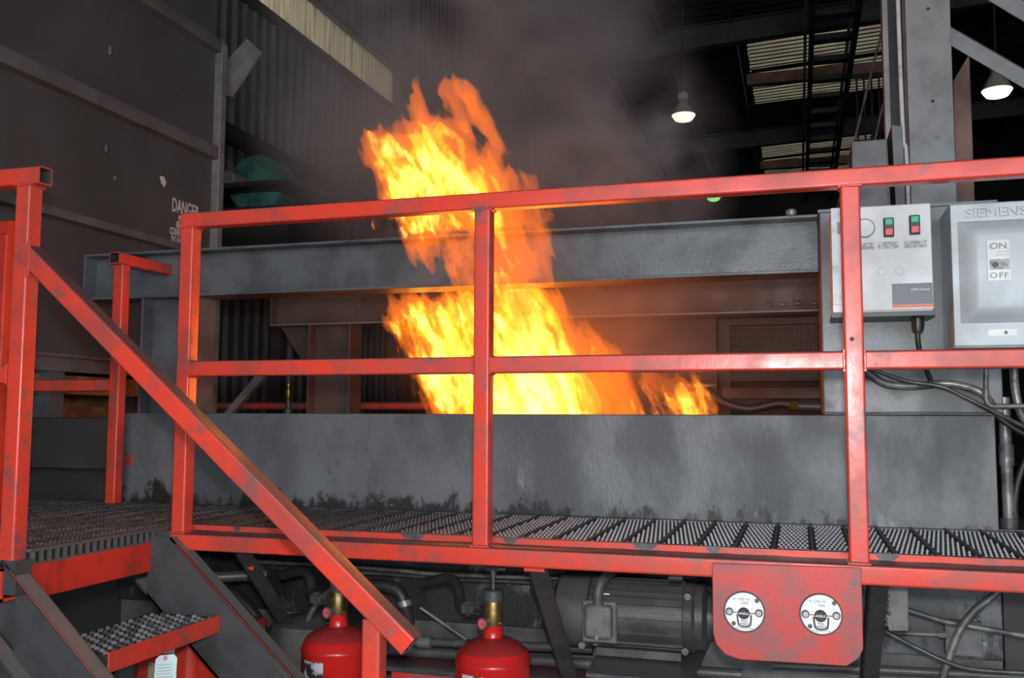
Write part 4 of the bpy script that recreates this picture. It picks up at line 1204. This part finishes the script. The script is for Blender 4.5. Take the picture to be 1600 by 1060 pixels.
obj('coupling_housing', MB().lathe([(.075, -.30), (.075, -.10), (.095, -.095), (.095, .05)], (0, .56, .925), 'x', 32), M['motor'], t)
for x, z in ((-.365, .835), (-.705, .83), (-.355, 1.01)):
    obj('lug_bolt', MB().cyl((x, .47, z), (x, .445, z), .012, 8), M['conduit'], t)
tb = obj('terminal_box', MB().box(-.690, -.597, .405, .46, .862, .972), M['motor_box'], t, bevel=0.012)
obj('terminal_flange', MB().box(-.702, -.585, .43, .445, .845, .982), M['motor_box'], tb, bevel=0.01)
obj('box_screw', MB().cyl((-.645, .404, .87), (-.645, .40, .87), .006, 8), M['chrome'], tb)
obj('conduit_elbow', MB().pipe([(-.645, .43, .97), (-.646, .43, 1.01), (-.632, .45, 1.05), (-.59, .52, 1.085), (-.52, .6, 1.11)], .018, 14, 6), M['motor'], t)
obj('foot', MB().box(-.66, -.38, .46, .50, .80, .825).box(-.66, -.38, .62, .66, .80, .825), M['motor'], t)
obj('mounting_plate', MB().prism([(-.655, .28, .775), (-.330, .28, .775), (-.315, .77, .790), (-.680, .77, .790)], (0, 0, .012)), M['motor'], t)
obj('paper_bit', MB().box(-.632, -.612, .452, .456, 1.0, 1.004), M['white_label'], t)
for x in (-.62, -.38):
    obj('mount_bracket', MB().prism([(x, .78, .78), (x, .40, .78), (x, .78, .50)], (.02, 0, 0)), M['motor'], t)

# pipes and hoses under the walkway
def pipe1(name, pts, r, m, label, cat='pipe', rings=None):
    return obj(name, MB().pipe(pts, r, 12, 6, rings=rings), m, origin=pts[0], label=label, cat=cat)
pipe1('conduit', [(-2.2, .70, 1.005), (-1.53, .70, 1.000), (-1.353, .70, .994), (-1.08, .70, .997), (-.78, .70, 1.003)], .008, M['conduit'], 'straight pale conduit along the tank under the walkway')
pipe1('armoured_cable', [(-2.0, .68, .985), (-1.52, .68, .986), (-1.261, .68, .980), (-1.061, .68, .984), (-.9, .68, .984), (-.78, .67, .975)], .008, M['armour'], 'ribbed armoured cable just below the pale conduit', 'cable', rings=.005)
pipe1('conduit', [(-2.4, .72, 1.045), (-1.5, .72, 1.045), (-.3, .72, 1.05)], .011, M['iron'], 'dark straight pipe high under the walkway')
pipe1('hose', [(-1.66, .62, .935), (-1.56, .60, .952), (-1.492, .60, .958), (-1.435, .60, .942), (-1.409, .60, .894), (-1.40, .62, .82)], .024, M['black'], 'thick black hose bend between the two red cylinders', 'hose')
obj('hose_clamp', MB().cyl((-1.412, .60, .908), (-1.406, .60, .888), .027, 14), M['conduit'], label='metal clamp on the thick black hose bend', cat='clamp')
pipe1('steel_rod', [(-1.345, .60, .886), (-1.165, .60, .784)], .006, M['conduit'], 'thin bright rod slanting behind the centre cylinder', 'rod')
t = thing('return_pipe', 'dark pipe with collar behind the centre cylinder', 'pipe', (-1.36, .6, .765))
obj('pipe', MB().cyl((-1.40, .6, .762), (-.70, .6, .785), .016, 14), M['iron'], t)
obj('collar', MB().cyl((-1.352, .6, .7635), (-1.30, .6, .765), .023, 14), M['motor_box'], t)
pipe1('drain_pipe', [(-1.9, .64, .712), (-.2, .66, .722)], .020, M['iron'], 'lower dark pipe running along the tank, upper of two')
pipe1('drain_pipe', [(-1.9, .64, .662), (-.2, .66, .672)], .016, M['iron'], 'lower dark pipe running along the tank, lower of two')
t = thing('red_pump_base', 'sooty red steel base between the cylinders at the bottom', 'base', (-1.25, .5, .5))
obj('block', MB().box(-1.415, -.60, .50, .70, .3, .690), M['redplate'], t, bevel=0.004)
obj('ledge', MB().box(-1.44, -.60, .47, .52, .685, .70), M['stringer'], t, bevel=0.003)
obj('back_channel', MB().box(-1.40, -.70, .66, .70, .70, .725), M['redplate'], t)
pipe1('hose', [(-2.25, .50, .985), (-2.139, .50, .945), (-2.02, .50, .88), (-1.94, .50, .78), (-1.91, .50, .60)], .022, M['black'], 'black hose looping down behind the far stair stringer', 'hose')
pipe1('hose', [(-1.62, .60, 1.01), (-1.66, .56, .97), (-1.72, .52, .90), (-1.76, .50, .80), (-1.78, .50, .55)], .013, M['iron'], 'thin dark tube bending down beside the left cylinder', 'hose')
pipe1('floor_pipe', [(-2.5, .3, 1.0), (-2.15, .3, 1.0), (-1.9, .45, 1.0)], .02, M['iron'], 'short dark pipe under the landing')
obj('sump_tank', MB().lathe([(.15, 0), (.19, .02), (.20, .1), (.20, .50), (.17, .56), (.05, .58)], (-1.75, .58, .26), 'z', 32), M['under'], label='dark round vessel in the shade behind the left cylinder', cat='vessel')

# right-hand side under the walkway
t = thing('torn_plate', 'small grey plate with a torn welded edge under the walkway', 'plate', (.26, .25, 1.04))
obj('plate', MB().prism([(.229, .25, 1.15), (.288, .25, 1.15), (.285, .25, .987), (.236, .25, .983), (.226, .25, 1.02), (.236, .25, 1.05), (.228, .25, 1.09), (.236, .25, 1.12)], (0, .006, 0)), M['motor_box'], t)
for k in range(8):
    obj('weld_lump', MB().sphere((.230 + random.uniform(-.004, .006), .249, 1.0 + k * .016), .006, 7, 5), M['iron'], t)
t = thing('air_line', 'short steel pipe ending in a hexagon fitting below the walkway', 'pipe', (.24, .70, .886))
obj('pipe', MB().cyl((.10, .70, .882), (.425, .70, .889), .0065, 10), M['conduit'], t)
obj('fitting', MB().cyl((.418, .70, .889), (.442, .70, .8895), .013, 6), M['conduit'], t)
pipe1('conduit', [(.25, .68, .985), (.327, .66, .968), (.429, .66, .941), (.507, .66, .930), (.58, .66, .921), (.70, .66, .906)], .0095, M['conduit'], 'grey conduit running right below the walkway, above the pull box', 'conduit')
pipe1('conduit', [(.62, .62, 1.10), (.577, .62, 1.042), (.513, .61, .986), (.469, .61, .922), (.435, .61, .834), (.40, .61, .72)], .0125, M['conduit'], 'thick conduit sweeping down in front of the pull box', 'conduit')
pipe1('flexible_conduit', [(.22, .62, .93), (.269, .60, .900), (.36, .60, .856), (.432, .59, .828), (.513, .60, .810), (.70, .60, .812)], .0085, M['armour'], 'ribbed hose sagging across the lower right', 'hose', rings=.005)
t = thing('pull_box', 'small grey junction plate bolted to the lower tank wall', 'box', (.5, .76, .87))
obj('box', MB().box(.445, .557, .745, .779, .815, .927), M['motor_box'], t, bevel=0.003)
obj('bolt', MB().cyl((.562, .775, .857), (.562, .755, .857), .010, 8), M['conduit'], t)
obj('bolt', MB().cyl((.535, .76, .926), (.535, .76, .938), .012, 8), M['conduit'], t)
pipe1('drain_pipe', [(-.1, .70, .752), (.7, .70, .777)], .015, M['iron'], 'dark pipe along the bottom right below the pull box')
obj('upright_panel', MB().box(.64, 1.5, .85, .95, 0, 1.18), M['shade'], label='dark brown upright panel right of the tank base', cat='panel')

# ------------------------------------------------------------------ fire
def fft_noise(shape, cell, stretch, p, seed, kmin):
    r_ = np.random.default_rng(seed)
    w = r_.standard_normal(shape)
    k = np.meshgrid(*[np.fft.fftfreq(n, d=cell) for n in shape], indexing='ij')
    # flow leans to the left as it rises, so the grain is sheared that way
    lean = 0.42
    kz = k[2] - lean * k[0]
    ke = np.sqrt((k[0] * stretch[0]) ** 2 + (k[1] * stretch[1]) ** 2 + (kz * stretch[2]) ** 2)
    amp = 1.0 / (ke ** p + kmin ** p)
    f = np.real(np.fft.ifftn(np.fft.fftn(w) * amp))
    return (f - f.mean()) / f.std()

CELL = 0.0105
X0, Y0, Z0 = -1.98, 0.80, 1.52
NX, NY, NZ = 172, 80, 156
CAPS = [(-1.34, 1.0, 2.89, .05, -1.27, 1.0, 2.82, .04, .42), (-1.36, 1.0, 2.95, .045, -1.27, 1.0, 2.885, .045, .44), (-1.13, 1.0, 2.70, .03, -1.09, 1.0, 2.67, .02, .5), (-.80, 1.35, 1.66, .10, -.80, 1.35, 1.80, .08, .3), (-1.565, .95, 2.55, .10, -1.60, .95, 2.68, .07, .9), (-1.20, .88, 2.14, .05, -1.26, .88, 2.30, .05, .5), (-1.50, .95, 2.66, .135, -1.49, .95, 2.72, .11, 1), (-1.38, .95, 2.66, .08, -1.36, .95, 2.745, .05, .95), (-1.44, .95, 2.50, .13, -1.26, .95, 2.46, .11, .8), (-.43, 1.2, 1.60, .06, -.53, 1.2, 1.70, .035, 1), (-1.10, .88, 2.20, .09, -1.22, .90, 2.42, .08, .75), (-1.389, 1.35, 1.577, 0.1385, -1.723, 1.35, 2.08, 0.1012, 0.8), (-1.208, 1.3, 1.578, 0.2113, -1.451, 1.3, 2.038, 0.1445, 1), (-1.049, 1.25, 1.579, 0.2065, -1.151, 1.25, 2.039, 0.1344, 1), (-0.934, 1.3, 1.579, 0.152, -1.04, 1.3, 2.041, 0.0731, 0.8), (-0.849, 1.3, 1.58, 0.0961, -0.876, 1.3, 1.883, 0.0665, 0.7), (-1.508, 1.3, 1.577, 0.0403, -0.711, 1.3, 1.58, 0.049, 0.6), (-1.788, 1.3, 1.914, 0.0118, -1.762, 1.3, 1.866, 0.0206, 0.2), (-0.379, 1.2, 1.582, 0.0363, -0.572, 1.2, 1.71, 0.0237, 0.9), (-0.469, 1.2, 1.582, 0.0522, -0.533, 1.2, 1.678, 0.0315, 0.9), (-0.7, 1.4, 1.58, 0.0723, -0.77, 1.4, 1.762, 0.0617, 0.15), (-1.134, 1.05, 1.99, 0.1279, -1.085, 0.885, 2.127, 0.1176, 0.45), (-1.083, 0.88, 2.126, 0.1174, -1.124, 0.88, 2.283, 0.1182, 0.4), (-1.124, 0.88, 2.283, 0.1182, -1.196, 0.93, 2.441, 0.105, 0.4), (-0.964, 0.88, 2.109, 0.0607, -0.957, 0.88, 2.236, 0.0608, 0.25), (-0.899, 0.88, 2.144, 0.0252, -0.925, 0.88, 2.286, 0.0304, 0.15), (-1.259, 0.88, 2.185, 0.0414, -1.377, 0.93, 2.385, 0.0744, 0.45), (-1.456, 0.88, 2.313, 0.058, -1.559, 0.95, 2.454, 0.0488, 0.3), (-1.01, 0.9, 2.359, 0.0564, -1.091, 0.9, 2.494, 0.0569, 0.2), (-1.189, 0.95, 2.472, 0.0686, -1.415, 0.95, 2.582, 0.129, 0.9), (-1.415, 0.95, 2.554, 0.1236, -1.533, 0.95, 2.742, 0.0979, 1), (-1.534, 0.95, 2.77, 0.0653, -1.541, 0.95, 2.874, 0.0409, 0.6), (-1.541, 0.95, 2.874, 0.0355, -1.507, 0.95, 2.977, 0.0136, 0.3), (-1.417, 0.95, 2.705, 0.0701, -1.36, 0.95, 2.747, 0.0322, 0.7), (-1.522, 0.95, 3.012, 0.0219, -1.479, 0.95, 3.052, 0.0082, 0.1), (-1.637, 0.95, 2.751, 0.0356, -1.692, 0.95, 2.831, 0.0138, 0.5), (-1.665, 0.95, 2.633, 0.0356, -1.711, 0.95, 2.729, 0.0193, 0.2), (-1.679, 0.95, 2.586, 0.0247, -1.729, 0.95, 2.548, 0.0082, 0.2), (-1.515, 0.95, 2.479, 0.081, -1.286, 0.95, 2.438, 0.0902, 0.5), (-1.42, 1.0, 2.955, 0.038, -1.308, 1.0, 2.93, 0.066, 0.4), (-1.308, 1.0, 2.941, 0.0544, -1.221, 1.0, 2.827, 0.035, 0.35), (-1.221, 1.0, 2.827, 0.0323, -1.164, 1.0, 2.735, 0.0188, 0.2), (-1.13, 1.0, 2.705, 0.0214, -1.089, 1.0, 2.68, 0.016, 0.3), (-1.248, 1.0, 2.665, 0.0269, -1.149, 1.0, 2.581, 0.0347, 0.05), (-1.014, 0.95, 2.522, 0.013, -1.03, 0.95, 2.592, 0.0078, 0.35), (-0.922, 0.95, 2.377, 0.0103, -0.97, 0.95, 2.458, 0.0104, 0.1)]
gx, gy, gz = np.meshgrid(X0 + CELL * np.arange(NX), Y0 + CELL * np.arange(NY), Z0 + CELL * np.arange(NZ), indexing='ij')
shape = (NX, NY, NZ)
w1 = fft_noise(shape, CELL, (1, 1, 1.6), 2.6, 21, 1.5)
w2 = fft_noise(shape, CELL, (1, 1, 1.6), 2.6, 22, 1.5)
fine = fft_noise(shape, CELL, (1.0, 1.0, 2.8), 1.9, 23, 3.0)
fine2 = fft_noise(shape, CELL, (1.0, 1.0, 3.6), 1.7, 24, 7.0)
grain = fft_noise(shape, CELL, (1.0, .8, 4.0), 2.0, 25, 9.0)
w1 -= w1.mean(axis=(0, 1), keepdims=True)
qx = gx + .014 * w1 + .012 * fine + .006 * fine2
qy = gy + .012 * w2
qz = gz + .030 * w2 + .030 * fine2
f_out = np.full(shape, -1.0)
f_core = np.full(shape, -1.0)
for (ax_, ay_, az_, ar, bx_, by_, bz_, br, core) in CAPS:
    dxx, dyy, dzz = bx_ - ax_, by_ - ay_, bz_ - az_
    ll = dxx * dxx + dyy * dyy + dzz * dzz + 1e-9
    pad = max(ar, br) + .20
    i0, i1 = [int(np.clip((v - X0) / CELL, 0, NX)) for v in (min(ax_, bx_) - pad, max(ax_, bx_) + pad)]
    j0, j1 = [int(np.clip((v - Y0) / CELL, 0, NY)) for v in (min(ay_, by_) - pad, max(ay_, by_) + pad)]
    k0, k1 = [int(np.clip((v - Z0) / CELL, 0, NZ)) for v in (min(az_, bz_) - pad, max(az_, bz_) + pad)]
    sl = (slice(i0, i1), slice(j0, j1), slice(k0, k1))
    x, y, z = qx[sl], qy[sl], qz[sl]
    h = np.clip(((x - ax_) * dxx + (y - ay_) * dyy + (z - az_) * dzz) / ll, 0, 1)
    d = np.sqrt((x - ax_ - h * dxx) ** 2 + (1.9 * (y - ay_ - h * dyy)) ** 2 + (z - az_ - h * dzz) ** 2)
    rr = ar + (br - ar) * h
    rr = rr * ((1.2 if core > .45 else 1.0) if az_ > 2.3 else 1.08) + ((.014 if core > .45 else .009) if az_ > 2.3 else .008)
    f_out[sl] = np.maximum(f_out[sl], rr - d)
    f_core[sl] = np.maximum(f_core[sl], rr - d - (1 - core) * .14)
tex = .55 * fine + .45 * fine2
zero = gz < 1.53
def clip_solid(f):
    # flames stay clear of the beam, the tank wall and the grid's own edges
    m = (gy > .925) & (gy < 1.115) & (gz > 2.11) & (gz < 2.36)
    m |= (gy < .815) & (gz < 1.62)
    f = np.where(m | zero, -1, f)
    f[0] = f[-1] = -1
    f[:, 0] = f[:, -1] = -1
    f[:, :, 0] = f[:, :, -1] = -1
    return f

def surface_nets(f):
    s = f > 0
    nx_, ny_, nz_ = f.shape
    acc = np.zeros((nx_ - 1, ny_ - 1, nz_ - 1, 3), np.float32)
    cnt = np.zeros((nx_ - 1, ny_ - 1, nz_ - 1), np.float32)
    cor = [(a, bb, c) for a in (0, 1) for bb in (0, 1) for c in (0, 1)]
    def sub(arr, o): return arr[o[0]:nx_ - 1 + o[0], o[1]:ny_ - 1 + o[1], o[2]:nz_ - 1 + o[2]]
    for a in cor:
        for ax in range(3):
            if a[ax]: continue
            bb = list(a); bb[ax] = 1; bb = tuple(bb)
            fa, fb = sub(f, a), sub(f, bb)
            x = (fa > 0) != (fb > 0)
            tt = np.where(x, fa / np.where(x, fa - fb, 1), 0)
            for q in range(3):
                acc[..., q] += np.where(x, a[q] + (tt if q == ax else 0), 0)
            cnt += x
    on = cnt > 0
    idx = -np.ones(on.shape, np.int64)
    idx[on] = np.arange(on.sum())
    ii = np.argwhere(on)
    vv = (acc[on] / cnt[on][:, None] + ii) * CELL + np.array([X0, Y0, Z0])
    quads = []
    for ax in range(3):
        o1, o2 = (ax + 1) % 3, (ax + 2) % 3
        n = list(f.shape); n[ax] -= 1
        A = np.take(s, range(0, f.shape[ax] - 1), ax)
        B = np.take(s, range(1, f.shape[ax]), ax)
        e = np.argwhere(A != B)
        e = e[(e[:, o1] > 0) & (e[:, o2] > 0) & (e[:, o1] < f.shape[o1] - 1) & (e[:, o2] < f.shape[o2] - 1)]
        sg = A[tuple(e.T)]
        def at(d1, d2):
            q = e.copy(); q[:, o1] -= d1; q[:, o2] -= d2
            return idx[tuple(q.T)]
        q = np.stack([at(1, 1), at(0, 1), at(0, 0), at(1, 0)], 1)
        q[~sg] = q[~sg][:, ::-1]
        quads.append(q)
    return vv, np.concatenate(quads)

def flame_part(name, f, m, parent):
    vv, qq = surface_nets(clip_solid(f.copy()))
    me = bpy.data.meshes.new(name)
    org = WO[parent]
    me.from_pydata((vv - np.array(org)).tolist(), [], qq.tolist())
    me.materials.append(m)
    me.polygons.foreach_set('use_smooth', [True] * len(me.polygons))
    me.update()
    o = bpy.data.objects.new(name, me)
    COL.objects.link(o)
    o.parent = parent
    print(name, len(qq))
    return o
t = thing('fire', 'tall orange and yellow flames leaping out of the quench tank', 'fire', (-1.2, 1.3, 1.5))
flame_part('flame', f_out + .026 * tex + .012 * grain, flame_mat('flame_orange', (1.0, 0.185, 0.012), 12.0, 5.0), t)
flame_part('flame_core', np.minimum(f_core + .045 * tex - .022, .05 * (grain + .25)), flame_mat('flame_yellow', (1.0, 0.52, 0.025), 22.0), t)
flame_part('flame_heart', np.minimum(f_core + .050 * tex - .060, .05 * (.6 * grain + .6 * fine2 - .25)), flame_mat('flame_white', (1.0, 0.68, 0.16), 42.0), t)

# ------------------------------------------------------------------ smoke
def smoke_mat(name, dens, sc, lo, hi, col):
    m = bpy.data.materials.new(name)
    m.use_nodes = True
    nt = m.node_tree
    N, L = nt.nodes, nt.links
    N.remove(N['Principled BSDF'])
    pv = N.new('ShaderNodeVolumePrincipled')
    pv.inputs['Color'].default_value = (*col, 1)
    pv.inputs['Anisotropy'].default_value = 0.0
    tc = N.new('ShaderNodeTexCoord')
    geo = N.new('ShaderNodeNewGeometry')
    no = N.new('ShaderNodeTexNoise')
    no.inputs['Scale'].default_value = sc
    no.inputs['Detail'].default_value = 3.0
    no.inputs['Distortion'].default_value = 0.4
    L.new(geo.outputs['Position'], no.inputs['Vector'])
    mr = N.new('ShaderNodeMapRange')
    mr.interpolation_type = 'SMOOTHSTEP'
    mr.inputs['From Min'].default_value = lo
    mr.inputs['From Max'].default_value = hi
    L.new(no.outputs['Fac'], mr.inputs['Value'])
    ln = N.new('ShaderNodeVectorMath')
    ln.operation = 'LENGTH'
    L.new(tc.outputs['Object'], ln.inputs[0])
    fall = N.new('ShaderNodeMapRange')
    fall.interpolation_type = 'SMOOTHSTEP'
    fall.inputs['From Min'].default_value = 1.0
    fall.inputs['From Max'].default_value = 0.25
    L.new(ln.outputs['Value'], fall.inputs['Value'])
    mu = N.new('ShaderNodeMath')
    mu.operation = 'MULTIPLY'
    L.new(mr.outputs['Result'], mu.inputs[0])
    L.new(fall.outputs['Result'], mu.inputs[1])
    m2 = N.new('ShaderNodeMath')
    m2.operation = 'MULTIPLY'
    m2.inputs[1].default_value = dens
    L.new(mu.outputs[0], m2.inputs[0])
    L.new(m2.outputs[0], pv.inputs['Density'])
    L.new(pv.outputs[0], N['Material Output'].inputs['Volume'])
    return m
def puff(c, s, m, label):
    mb = MB().sphere((0, 0, 0), 1.0, 24, 14)
    o = obj('smoke', mb, m, label=label, cat='smoke', kind='stuff')
    o.location = c
    o.scale = s
    return o
puff((-1.95, 2.75, 3.6), (1.6, 1.4, 1.7), smoke_mat('grey_smoke', 1.9, 1.7, 0.34, 0.68, (0.80, 0.79, 0.80)), 'grey smoke cloud rolling up above the flames')
puff((-.95, 2.7, 3.05), (.75, .7, .80), smoke_mat('grey_smoke_wisp', 2.6, 2.8, 0.44, 0.68, (0.80, 0.82, 0.86)), 'thin blue grey smoke wisp drifting right of the flames')
puff((-.95, 1.55, 1.95), (1.25, .62, .55), smoke_mat('brown_haze', 1.1, 2.2, 0.30, 0.62, (0.55, 0.48, 0.44)), 'thin brownish haze around the fire inside the tank')
